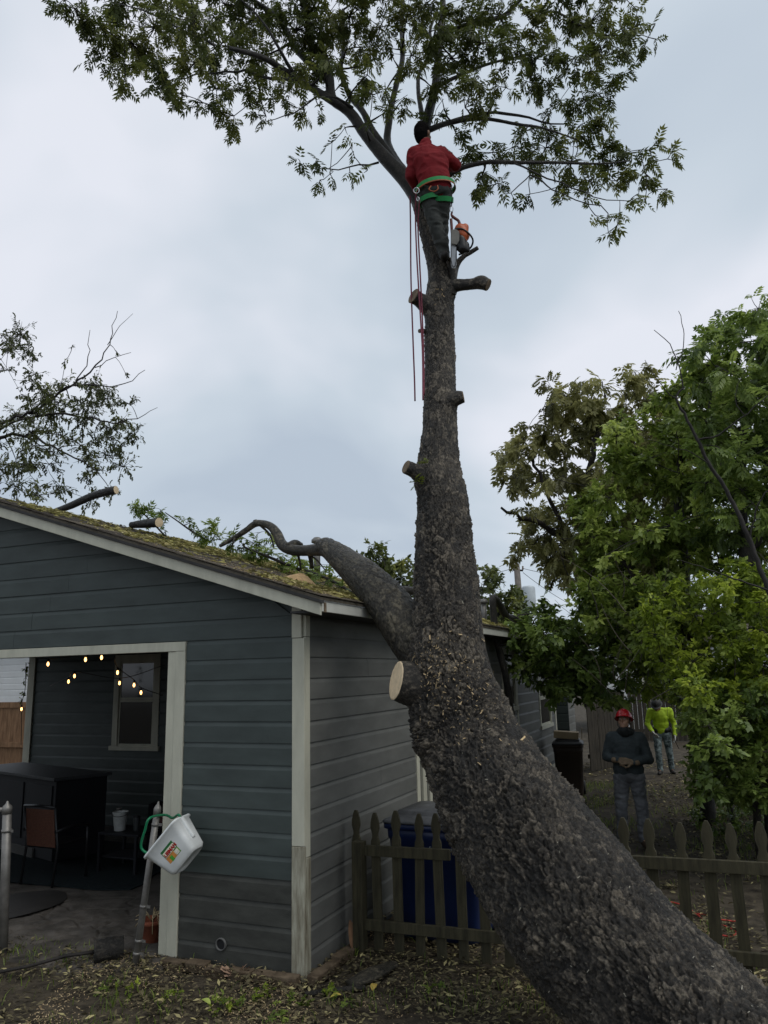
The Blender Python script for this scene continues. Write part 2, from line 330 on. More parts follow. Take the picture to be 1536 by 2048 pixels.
def bark_mat(name, dark, mid, light, bscale=150, rough=.42):
    m = bpy.data.materials.new(name); m.use_nodes = True; t = m.node_tree; b = t.nodes['Principled BSDF']
    a = N(t, 'ShaderNodeAttribute', attribute_name='tone'); tcn = N(t, 'ShaderNodeTexCoord')
    n1 = N(t, 'ShaderNodeTexNoise'); n1.inputs['Scale'].default_value = 55; n1.inputs['Detail'].default_value = 6; n1.inputs['Roughness'].default_value = .7
    n2 = N(t, 'ShaderNodeTexNoise'); n2.inputs['Scale'].default_value = 3.2; n2.inputs['Detail'].default_value = 4
    for n in (n1, n2): t.links.new(tcn.outputs['Object'], n.inputs['Vector'])
    s1 = N(t, 'ShaderNodeMath', operation='MULTIPLY_ADD'); t.links.new(n1.outputs[0], s1.inputs[0]); s1.inputs[1].default_value = 2.1; s1.inputs[2].default_value = -1.05
    s2 = N(t, 'ShaderNodeMath', operation='MULTIPLY_ADD'); t.links.new(n2.outputs[0], s2.inputs[0]); s2.inputs[1].default_value = .9; t.links.new(s1.outputs[0], s2.inputs[2])
    s3 = N(t, 'ShaderNodeMath', operation='MULTIPLY_ADD'); t.links.new(a.outputs['Fac'], s3.inputs[0]); s3.inputs[1].default_value = .95; t.links.new(s2.outputs[0], s3.inputs[2])
    s4 = N(t, 'ShaderNodeMath', operation='ADD'); t.links.new(s3.outputs[0], s4.inputs[0]); s4.inputs[1].default_value = -.42
    r = N(t, 'ShaderNodeValToRGB'); r.color_ramp.elements[0].position = .12; r.color_ramp.elements[0].color = (*dark, 1); r.color_ramp.elements[1].position = .95; r.color_ramp.elements[1].color = (*light, 1)
    q = r.color_ramp.elements.new(.5); q.color = (*mid, 1)
    t.links.new(s4.outputs[0], r.inputs[0]); t.links.new(r.outputs[0], b.inputs['Base Color']); b.inputs['Roughness'].default_value = rough; b.inputs['Specular IOR Level'].default_value = .45
    n3 = N(t, 'ShaderNodeTexNoise'); n3.inputs['Scale'].default_value = bscale; n3.inputs['Detail'].default_value = 7; n3.inputs['Roughness'].default_value = .7; t.links.new(tcn.outputs['Object'], n3.inputs['Vector'])
    bp = N(t, 'ShaderNodeBump'); bp.inputs['Strength'].default_value = .9; bp.inputs['Distance'].default_value = .016; t.links.new(n3.outputs[0], bp.inputs['Height']); t.links.new(bp.outputs[0], b.inputs['Normal'])
    return m
M_BARK = bark_mat('bark_grey_brown', (.009, .0074, .0052), (.048, .0395, .029), (.185, .156, .115))
M_BARK2 = bark_mat('bark_lichen', (.014, .012, .008), (.055, .047, .032), (.15, .128, .085))
M_BARK3 = bark_mat('bark_upper_dark', (.008, .007, .0055), (.022, .019, .015), (.055, .047, .036))
M_TWIG = mat('twig_bark', (.022, .018, .015), .8, .4, 20, .3, 90)
M_TWIG2 = mat('dark_bark_wet', (.018, .015, .013), .75, .5, 12, .5, 90)
M_CUT = mat('fresh_cut_wood', (.74, .58, .38), .75, .18, 14, .2, 120, .2)
M_CUTDARK = mat('old_cut_wood', (.16, .12, .08), .8, .4, 14, .2, 120, .2)
M_SAW = mat('sawdust', (.48, .36, .20), .95, .3, 40)
M_FENCE = mat('weathered_fence_wood', (.030, .027, .015), .75, .45, 4, .4, 60, .3, stretch=(6, 6, .7), col2=(.085, .075, .042), contrast=.25)
M_BLACK = mat('black_plastic', (.010, .010, .011), .5, .2, 5)
M_DKMETAL = mat('black_powder_coat', (.012, .012, .013), .4, .2, 5)

# ================================================================== the ground
def build_ground():
    xs = np.concatenate([np.linspace(-400, -14, 14), np.linspace(-12, 14, 210), np.linspace(17, 400, 14)]); ys = np.concatenate([np.linspace(-60, .5, 8), np.linspace(1.5, 24, 190), np.linspace(27, 900, 18)])
    X, Y = np.meshgrid(xs, ys); P = np.stack([X, Y, 0*X], -1); Z = .07*(fbm(P*1.1, 4, 2)-.5)+.03*(fbm(P*5, 3, 5)-.5)
    u = (P-K)@LEFT; v = (P-K)@BACK; inside = (u > -.15) & (v > -.15) & (u < 9); Z = np.where(inside, -.05, Z*np.clip(np.hypot(np.minimum(0, u), np.minimum(0, v))*.9+.25, 0, 1)); P[..., 2] = Z-.01
    n = len(xs); i = np.arange(len(ys)-1)[:, None]; j = np.arange(n-1)[None]
    me = npmesh('ground', P.reshape(-1, 3), np.stack([i*n+j, i*n+j+1, (i+1)*n+j+1, (i+1)*n+j], -1).reshape(-1, 4), True)
    tag(link('ground', me, None, M_SOIL), kind='structure')
build_ground()
def slab():
    us = np.concatenate([np.linspace(1.2, 4.4, 230), np.linspace(4.6, 8.3, 12)]); vs = np.concatenate([np.linspace(-.55, 2.2, 170), np.linspace(2.4, 4.55, 12)]); Ug, Vg = np.meshgrid(us, vs); P = K+Ug[..., None]*LEFT+Vg[..., None]*BACK
    f1, f2, i_, ox_ = worley(P*np.array([1.6, 3.1, 1])+.6*fbm(P*3, 3, 4)[..., None], 6); crack = np.clip((f2-f1)/.10, 0, 1); near = np.clip((1.7-Vg)/1.2, 0, 1)
    P[..., 2] = .035+.03*near*(fbm(P*4, 4, 8)-.5)*2-.028*(1-crack)*near+.022*near*(fbm(P*14, 3, 12)-.5)-.05*np.clip((-.1-Vg)/.45, 0, 1)-.01
    n = len(us); i = np.arange(len(vs)-1)[:, None]; j = np.arange(n-1)[None]
    me = npmesh('patio_slab', P.reshape(-1, 3), np.stack([i*n+j, i*n+j+1, (i+1)*n+j+1, (i+1)*n+j], -1).reshape(-1, 4), False)
    tag(link('patio_slab', me, None, M_CONC), kind='structure')
slab()

# ================================================================== the house
house = thing('house', 'blue grey lap sided house with cream trim and leaf strewn low gable roof', 'house', HP(4, 4, 0))
EXP = .1785; Z0 = .03; SL = .322; EU, EV = -.33, -.31; RIDGE = 4.25; VEND = 7.0
def roof_z(u): return 2.975+SL*(min(u, 2*RIDGE-u)-EU)
def board(o, e, n, x0, x1, z0, zt, mt, name='siding_board', parent=None, x0t=None, x1t=None):
    h = zt-z0; k = min(1, h/EXP)
    prof = [(0, 0), (.020, 0), (.020, h*.76), (.009, h*.94), (.006, h+.012*k), (0, h+.012*k)]
    A = []; j = random.uniform(-.0015, .0015); o = o+n*random.uniform(-.001, .001)
    for lo, hi in ((x0, x0 if x0t is None else x0t), (x1, x1 if x1t is None else x1t)):
        for d, z in prof: A.append(o+e*(lo+(hi-lo)*min(1, z/max(h, 1e-6)))+n*(d+j)+ZZ*(z0+z))
    q = len(prof); m = MB(); m.add(A, [tuple(range(q)), tuple(range(2*q-1, q-1, -1))]+[((i+1) % q, i, q+i, q+(i+1) % q) for i in range(q)])
    return m.build(name, mt, parent or house)
# front wall: below and above the porch opening, clipped by the rake
oF = HP(0, 0, 0)
OT = 2.585
k = 0
while True:
    z = Z0+k*EXP-.03; zt = z+EXP
    if z > 4.5: break
    lim = lambda zz: max(.098, (zz+.16-2.975)/SL+EU)         # right end follows the roof line
    if zt <= OT+.09:
        board(oF, LEFT, -BACK, .098, 1.20, z, zt, M_SIDE if k > 3 else M_SIDED); board(oF, LEFT, -BACK, 4.3, 8.3, z, zt, M_SIDE)  # left boards are an unseen wall section added to darken the porch
    elif z < OT+.09: board(oF, LEFT, -BACK, .098, 1.20, z, OT+.09, M_SIDE); board(oF, LEFT, -BACK, .098, 8.3, OT+.092, zt, M_SIDE)
    else:
        a, b = lim(z), lim(zt); j = 1.6+((k*2.37) % 2.6)
        if a > 4.4: break
        if j > a+.4: board(oF, LEFT, -BACK, a, j, z, zt, M_SIDE, x0t=b); board(oF, LEFT, -BACK, j+.003, 2*RIDGE-a, z, zt, M_SIDE, x1t=2*RIDGE-b)
        else: board(oF, LEFT, -BACK, a, 2*RIDGE-a, z, zt, M_SIDE, x0t=b, x1t=2*RIDGE-b)
    k += 1
# side wall
oS = HP(0, 0, 0); kk = int(2.95/EXP)
for k in range(kk):
    z = Z0+k*EXP-.03
    jn = .5+((k*1.37) % 1.7)
    if k % 3 == 1: board(oS, BACK, -LEFT, .078, jn, z, z+EXP, M_SIDE_LIT); board(oS, BACK, -LEFT, jn+.004, 2.60, z, z+EXP, M_SIDE_LIT)
    else: board(oS, BACK, -LEFT, .078, 2.60, z, z+EXP, M_SIDE_LIT)
    board(oS, BACK, -LEFT, 3.12, 6.66, z, z+EXP, M_SIDE_LIT)
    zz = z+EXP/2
    if not 1.75 < zz < 2.72: board(oS, BACK, -LEFT, 6.66, 7.6, z, z+EXP, M_SIDE_LIT)
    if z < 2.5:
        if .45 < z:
            board(oS, BACK, -LEFT, 7.72, 9.45, z, z+EXP, M_SIDE_LIT)
            if not 1.28 < zz < 2.32: board(oS, BACK, -LEFT, 9.452, 10.6, z, z+EXP, M_SIDE_LIT)
            board(oS, BACK, -LEFT, 10.602, 10.98, z, z+EXP, M_SIDE_LIT)
        board(HP(.35, 0, 0), BACK, -LEFT, 13.4, 15.6, z+.1, z+EXP+.1, M_SIDE_LIT)
        board(HP(0, 12.75, 0), LEFT, -BACK, .0, .33, z+.1, z+EXP+.1, M_SIDE)
# porch rear wall with a window
RV = 4.6; oR = HP(0, RV, 0)
def onrear(px, py): q = UV(hit(px, py, HP(0, RV, 0), BACK)); return q[0], q[2]
ul = onrear(66, 1430)[0]
wa, wb = onrear(226, 1500), onrear(322, 1300)
for k in range(16):
    z = Z0+k*EXP
    if z > 2.75: break
    zz = z+EXP/2; zl, zh = wa[1], 2.75
    if zz < zl: board(oR, LEFT, -BACK, .1, ul, z, z+EXP, M_SIDE)
    else: board(oR, LEFT, -BACK, wa[0]+.02, ul, z, z+EXP, M_SIDE); board(oR, LEFT, -BACK, .1, wb[0]-.02, z, z+EXP, M_SIDE)
# wall cores, ceiling
m = MB()
m.hbox(.002, .10, .102, RV-.102, -.05, 2.86)          # porch side wall
m.hbox(.098, 1.19, .002, .10, -.05, 2.94)             # front stub wall
m.hbox(4.25, 8.3, .004, .10, -.05, OT+.085); m.hbox(.0, .6, .004, .09, 2.80, 2.955); m.hbox(.098, 8.3, .004, .10, OT+.09, 2.90)            # header over the opening; first box: unseen wall core added to darken the porch
m.hbox(.002, ul-.02, RV+.002, 11, -.05, 2.86)         # main body
m.hbox(.35, 5, 11.002, 15.6, -.05, 2.62)              # rear body
m.build('wall', M_CORE, house)
m = MB(); m.prism([(.10, 2.70), (8.3, 2.70), (8.3, roof_z(.1)-.06), (RIDGE, roof_z(RIDGE)-.06), (.10, roof_z(.1)-.06)], HP(0, .0015, 0), LEFT, ZZ, BACK*.0015); m.build('gable_wall', M_SIDE, house)
m = MB(); m.hbox(.12, 8.3, .11, RV, 2.80, 2.83); m.build('porch_ceiling', M_CEIL, house)
m = MB(); m.hbox(-.012, .0, 7.72, 10.98, .1, .46); m.hbox(.335, .35, 13.4, 15.6, -.02, .24); m.build('foundation_skirt', mat('skirt_paint', (.22, .21, .17), .8, .3, 4, .2), house)
# trim
def hb(name, a, mt=M_TRIM, parent=None, bevel=.003): m = MB(); m.hbox(*a); return m.build(name, mt, parent or house, bevel)
CUT1 = 2.66; CUT2 = .98
hb('corner_board', (.004, .096, -.030, .0, CUT1, 3.02)); hb('corner_board', (-.024, .094, -.026, .0, CUT2, CUT1-.004)); hb('corner_board', (-.026, .092, -.031, .0, -.02, CUT2-.004), M_TRIMW)
hb('corner_board', (-.027, .002, .001, .076, CUT1+.01, 2.93)); hb('corner_board', (-.025, .002, .001, .076, CUT2-.09, CUT1+.006)); hb('corner_board', (-.030, .002, .001, .074, .0, CUT2-.094), M_TRIMW)
hb('door_casing', (1.205, 1.31, -.032, .09, -.03, OT-.002)); hb('opening_head_trim', (1.205, 8.3, -.034, .06, OT, OT+.085))
hb('opening_post_side', (1.31, 1.40, -.024, .09, .02, OT-.004))
for a in ((-.03, .05, 2.605, 2.70), (-.028, .02, 2.80, 2.92), (-.028, .02, 3.02, 3.10), (-.026, .02, 7.62, 7.70), (-.026, .05, 10.99, 11.10)):
    hb('corner_board', (a[0], a[1], a[2], a[3], .02, 2.9))
hb('door_panel', (-.004, .0, 2.925, 3.015, .05, 2.5), mat('dark_door_paint', (.03, .035, .038), .5))
hb('corner_board', (.32, .349, 13.30, 13.42, .1, 2.6)); hb('rear_corner_board', (.36, .48, 12.72, 12.745, .1, 2.5))
hb('rear_corner_board', (ul-.02, ul+.13, RV-.05, RV+.05, 0, 2.8))
# rake board, roof edge and eave
def rake(name, v0, v1, dz0, dz1, mt, u0=EU, u1=RIDGE):
    m = MB(); A = []
    for v in (v0, v1):
        for u, dz in ((u0, dz0), (u1, dz0), (u1, dz1), (u0, dz1)): A.append(HP(u, v, roof_z(u)+dz))
    m.add(A, [(0, 1, 2, 3), (7, 6, 5, 4), (0, 4, 5, 1), (1, 5, 6, 2), (2, 6, 7, 3), (3, 7, 4, 0)]); return m.build(name, mt, house, .003)
rake('rake_board', EV, EV+.024, -.158, -.058, M_TRIM)
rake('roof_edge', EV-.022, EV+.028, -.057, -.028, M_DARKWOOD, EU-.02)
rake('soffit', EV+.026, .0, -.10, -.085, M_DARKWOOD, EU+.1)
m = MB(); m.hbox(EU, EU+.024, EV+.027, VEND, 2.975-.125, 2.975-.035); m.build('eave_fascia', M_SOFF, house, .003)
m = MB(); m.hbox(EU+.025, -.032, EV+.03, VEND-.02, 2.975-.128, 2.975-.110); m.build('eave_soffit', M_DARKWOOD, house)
m = MB(); m.hbox(EU-.010, EU+.02, EV+.06, EV+.09, 2.975-.13, 2.975-.05); m.build('gutter_bracket', M_CUTDARK, house)
# roof: deck plus shingle strips
def slope_box(u0, u1, v0, v1, d0, d1):
    A = [HP(u, v, roof_z(u)+d) for d in (d0, d1) for u, v in ((u0, v0), (u1, v0), (u1, v1), (u0, v1))]
    return A, [(0, 3, 2, 1), (4, 5, 6, 7), (0, 1, 5, 4), (1, 2, 6, 5), (2, 3, 7, 6), (3, 0, 4, 7)]
roof = MB(); roof.add(*slope_box(EU-.01, RIDGE, EV-.02, VEND, -.034, -.006)); roof.add(*slope_box(RIDGE, 2*RIDGE-EU, EV-.02, VEND, -.034, -.006))
roof.add([HP(u, v, z) for u, v, z in ((-.1, VEND, 2.86), (RIDGE, VEND, 4.1), (RIDGE, 11.1, 4.1), (-.1, 11.1, 2.86), (-.1, VEND, 2.80), (-.1, 11.1, 2.80))], [(0, 1, 2, 3), (4, 0, 3, 5)])
roof.add([HP(u, v, z) for u, v, z in ((.2, 11, 2.62), (3, 11, 3.3), (3, 15.8, 3.3), (.2, 15.8, 2.62))], [(0, 1, 2, 3)])
roof = roof.build('roof', M_SHING, house)
cs = 1/math.sqrt(1+SL*SL); sdir = (LEFT+ZZ*SL)*cs; nrm = np.cross(BACK, sdir); nrm = nrm if nrm[2] > 0 else -nrm
sm = MB()
for i in range(3): sm.box((.152+.304*i, .15, 0), (.298, .30, .007))
sme = sm.mesh('shingle'); sme.materials.append(M_SHING)
SHM = [sme]
for q_, c_ in enumerate(((.06, .05, .04), (.12, .10, .075))):
    me = sme.copy(); me.materials.clear(); me.materials.append(mat('shingle_grit_%s' % ('dark', 'light')[q_], c_, .9, .45, 14, .5, 220, .2, contrast=.25)); SHM.append(me)
rows = int((RIDGE-EU)/cs/.155)
for r in range(rows):
    for c in range(8):
        v0 = EV-.03+c*.912-(r % 3)*.28
        o = bpy.data.objects.new('shingle', random.choice(SHM)); C.objects.link(o)
        p = HP(EU-.02, max(v0, EV-.03), roof_z(EU-.02))+sdir*(r*.155)+nrm*(.006+random.uniform(0, .004))
        ex, ey = BACK, sdir; tl = .016; ey2 = ey*math.cos(tl)-nrm*math.sin(tl)*1; nz2 = np.cross(ex, ey2); nz2 = nz2 if nz2@nrm > 0 else -nz2
        ex2 = ex if np.cross(ex, ey2)@nz2 > 0 else ex
        o.matrix_basis = Matrix(((ex2[0], ey2[0], nz2[0], p[0]), (ex2[1], ey2[1], nz2[1], p[1]), (ex2[2], ey2[2], nz2[2], p[2]), (0, 0, 0, 1)))
        o.parent = roof; o.matrix_parent_inverse = Matrix.Identity(4)
# windows
def window(name, o, e, n, x0, x1, z0, z1, fw_=.075, sill=True, mt=M_TRIM, sash=True):
    W = MB(); W_ = lambda a0, a1, b0, b1, d0, d1: W.add([o+e*a+n*d+ZZ*b for d in (d0, d1) for a, b in ((a0, b0), (a1, b0), (a1, b1), (a0, b1))], [(0, 3, 2, 1), (4, 5, 6, 7), (0, 1, 5, 4), (1, 2, 6, 5), (2, 3, 7, 6), (3, 0, 4, 7)])
    W_(x0, x0+fw_, z0, z1, 0, .03); W_(x1-fw_, x1, z0, z1, 0, .03); W_(x0+fw_, x1-fw_, z1-fw_, z1, 0, .028)
    f = W.build(name, mt, house, .003)
    if sill: W = MB(); W_ = lambda a0, a1, b0, b1, d0, d1: W.add([o+e*a+n*d+ZZ*b for d in (d0, d1) for a, b in ((a0, b0), (a1, b0), (a1, b1), (a0, b1))], [(0, 3, 2, 1), (4, 5, 6, 7), (0, 1, 5, 4), (1, 2, 6, 5), (2, 3, 7, 6), (3, 0, 4, 7)]); W_(x0-.03, x1+.03, z0-.07, z0, 0, .055); W.build('sill', mt, f, .003)
    zm = z0+(z1-z0)*.5
    for a, b in ((z0, zm), (zm+.002, z1-fw_)):
        W = MB(); W_ = lambda a0, a1, b0, b1, d0, d1: W.add([o+e*q+n*d+ZZ*b_ for d in (d0, d1) for q, b_ in ((a0, b0), (a1, b0), (a1, b1), (a0, b1))], [(0, 3, 2, 1), (4, 5, 6, 7), (0, 1, 5, 4), (1, 2, 6, 5), (2, 3, 7, 6), (3, 0, 4, 7)])
        s = .035; W_(x0+fw_, x0+fw_+s, a, b, 0, .012); W_(x1-fw_-s, x1-fw_, a, b, 0, .012); W_(x0+fw_+s, x1-fw_-s, a, a+s, 0, .012); W_(x0+fw_+s, x1-fw_-s, b-s, b, 0, .012); W.build('sash', mt, f)
        W = MB(); W_(x0+fw_+s, x1-fw_-s, a+s, b-s, .001, .005); W.build('pane', M_GLASS, f)
    return f
window('window', oR, LEFT, -BACK, wb[0]-.02, wa[0]+.02, wa[1]+.07, 2.75, .11)
window('window', oS, BACK, -LEFT, 6.66, 7.60, 1.75, 2.72, .07)
window('window', oS, BACK, -LEFT, 9.46, 10.58, 1.28, 2.32, .075)
# vent hood pipe low on the front wall, and split board crack
q = hit(443, 1888, HP(0, -.02, 0), BACK); m = MB(); n_ = -BACK
m.lathe(q, [(.048, -.01), (.05, .018), (.042, .020), (.040, .0)], 16, n_, caps=(False, False)); m.build('dryer_vent', mat('vent_plastic', (.10, .10, .095), .6), house)
m = MB(); m.lathe(q+n_*.004, [(.041, -.005), (.041, .001)], 16, n_); m.build('vent_opening', M_BLACK, house)
q = HP(.0, 0, 0)
# vent pipes standing on the roof
for px, py, Y, h, r in ((634, 1084, 10.6, .5, .045), (967, 1205, 14.5, .5, .05)):
    p = at(px, py, Y); m = MB(); m.tube([p-ZZ*h, p], r, 12); m.build('vent_pipe', M_GALV, house)
    m = MB(); m.lathe(p-ZZ*.02, [(r*1.1, 0), (r*1.75, .01), (r*1.75, .05), (r*.9, .085)], 14); m.build('vent_cap', M_GALV, house)

# ================================================================== the tree being cut
main = thing('pecan_tree', 'huge leaning dark barked tree with lopped stubs and only its top crown left', 'tree', at(1560, 2250, 4.0)*[1, 1, 0])
TR = [(1760, 2500, 3.6, 270), (1556, 2264, 4.05, 202), (1425, 2119, 4.4, 174), (1306, 1991, 4.75, 160), (1206, 1888, 5.1, 154), (1094, 1742, 5.6, 146), (1004, 1607, 6.05, 121), (942, 1484, 6.4, 101), (909, 1392, 6.55, 88), (897, 1300, 6.65, 74), (894, 1200, 6.75, 65), (888, 1100, 6.85, 57), (886, 1000, 6.95, 50), (878, 930, 7.02, 41), (880, 850, 7.08, 33.5), (880, 740, 7.17, 30), (879, 660, 7.23, 29), (880, 600, 7.28, 28.5), (882, 560, 7.32, 26), (876, 520, 7.36, 24), (864, 470, 7.4, 23), (852, 430, 7.42, 22), (843, 395, 7.45, 21), (835, 372, 7.46, 19)]
tp = pixpath(TR)
bul = [(at(812, 1455, 6.25), .16, .10), (at(845, 955, 6.9), .14, .05), (at(860, 1335, 6.45), .25, .06), (at(905, 800, 6.98), .09, .035), (at(850, 610, 7.2), .1, .03), (at(835, 1490, 6.2), .10, .07), (at(905, 575, 7.25), .1, .03)]
P, Fq, Nn, pts, R = bark_sweep(tp, .0085, 460, amp=.036, cell=.060, seed=3, low=.05, bulges=bul, low_darker=True)
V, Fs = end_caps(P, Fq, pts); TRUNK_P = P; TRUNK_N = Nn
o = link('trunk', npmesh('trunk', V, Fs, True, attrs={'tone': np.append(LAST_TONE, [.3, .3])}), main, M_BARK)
def stub(path, cutmat, name='limb_stub', n=72, ds=.012, amp=.011, cell=.045, flat=None, tilt=0.0, parent=None):
    q = pixpath(path); Pq, Fq_, _, pq, Rq = bark_sweep(q, ds, n, amp, cell, random.randint(1, 99), .06); V_, Fs_ = end_caps(Pq, Fq_, pq)
    a = link(name, npmesh(name, V_, Fs_, True, attrs={'tone': np.append(LAST_TONE, [.3, .3])}), parent or main, M_BARK)
    d = pq[-1]-pq[-3]; d /= np.linalg.norm(d); rim = Pq[-1]+d*.004; c = rim.mean(0); m = MB(); nn = len(rim)
    inner = c+(rim-c)*.93; V2 = np.vstack([rim-d*.002, inner+d*.003, [c+d*.004]]); Fc = [(i, (i+1) % nn, nn+(i+1) % nn, nn+i) for i in range(nn)]+[(nn+i, nn+(i+1) % nn, 2*nn) for i in range(nn)]
    m.add(V2, Fc); m.build('cut_face', cutmat, a); return a
stub([(895, 1388, 6.52, 68), (855, 1376, 6.48, 54), (826, 1368, 6.45, 45), (807, 1364, 6.430, 41), (793, 1361, 6.412, 38)], M_CUT, n=110)
stub([(868, 975, 6.95, 30), (845, 954, 6.88, 20), (829, 942, 6.84, 15), (812, 934, 6.8, 14)], M_CUTDARK)
stub([(890, 806, 7.05, 24), (908, 798, 7.0, 17), (926, 794, 6.98, 12)], M_CUTDARK)
stub([(872, 622, 7.25, 26), (850, 607, 7.2, 18), (836, 598, 7.16, 14), (827, 592, 7.13, 16)], M_CUTDARK)
stub([(888, 577, 7.28, 22), (912, 571, 7.22, 13), (945, 568, 7.16, 11), (962, 565, 7.12, 14), (976, 570, 7.1, 12)], M_CUTDARK)
stub([(855, 664, 7.22, 6), (846, 662, 7.18, 4.5), (839, 662, 7.16, 4)], M_CUTDARK)
stub([(902, 590, 7.22, 9), (906, 550, 7.2, 8), (903, 518, 7.18, 7)], M_CUT)
stub([(904, 560, 7.26, 9), (912, 532, 7.25, 7), (926, 514, 7.22, 5), (942, 504, 7.2, 4.5), (955, 496, 7.18, 4)], M_CUTDARK)
def limb(path, name='limb', ds=.014, n=120, amp=.016, cell=.05, mt=None, low=.06):
    q = pixpath(path); Pq, Fq_, _, pq, Rq = bark_sweep(q, ds, n, amp, cell, random.randint(1, 99), low); V_, Fs_ = end_caps(Pq, Fq_, pq)
    return link(name, npmesh(name, V_, Fs_, True, attrs={'tone': np.append(LAST_TONE, [.3, .3])}), main, mt or M_BARK), q
lower, _ = limb([(905, 1370, 6.62, 70), (858, 1318, 6.72, 52), (812, 1258, 6.88, 47), (775, 1205, 7.08, 43), (728, 1155, 7.32, 36), (690, 1122, 7.55, 28), (666, 1103, 7.7, 22), (651, 1094, 7.82, 19), (639, 1091, 7.88, 13)], n=150, amp=.024, mt=M_BARK2)
limb([(662, 1098, 7.75, 17), (640, 1099, 7.85, 13), (612, 1101, 8.0, 11), (585, 1100, 8.1, 11), (565, 1090, 8.2, 11), (553, 1066, 8.28, 10), (540, 1052, 8.34, 8), (524, 1047, 8.4, 7), (510, 1048, 8.46, 6.5), (490, 1062, 8.5, 5.5), (465, 1078, 8.55, 4.5), (440, 1092, 8.6, 3.5)], n=48, amp=.010, mt=M_BARK2)
for L in ([(512, 1052, 8.46, 6), (511, 1042, 8.46, 6), (510, 1040, 8.46, 4)], [(520, 1050, 8.42, 2.5), (540, 1070, 8.4, 2), (548, 1095, 8.4, 1.5)], [(595, 1105, 8.05, 3), (600, 1125, 8.1, 2), (602, 1140, 8.15, 1.5)], [(618, 1103, 8.0, 5), (622, 1120, 8.05, 4.5), (624, 1136, 8.1, 4)], [(618, 1108, 8.0, 2), (636, 1122, 8.0, 1.5), (650, 1140, 8.05, 1)], [(470, 1076, 8.5, 2), (466, 1086, 8.5, 1.8), (462, 1096, 8.55, 1)], [(575, 1092, 8.1, 6), (590, 1086, 8.2, 7), (602, 1090, 8.3, 5)]):
    limb(L, n=16, amp=.004, ds=.03, mt=M_BARK2)
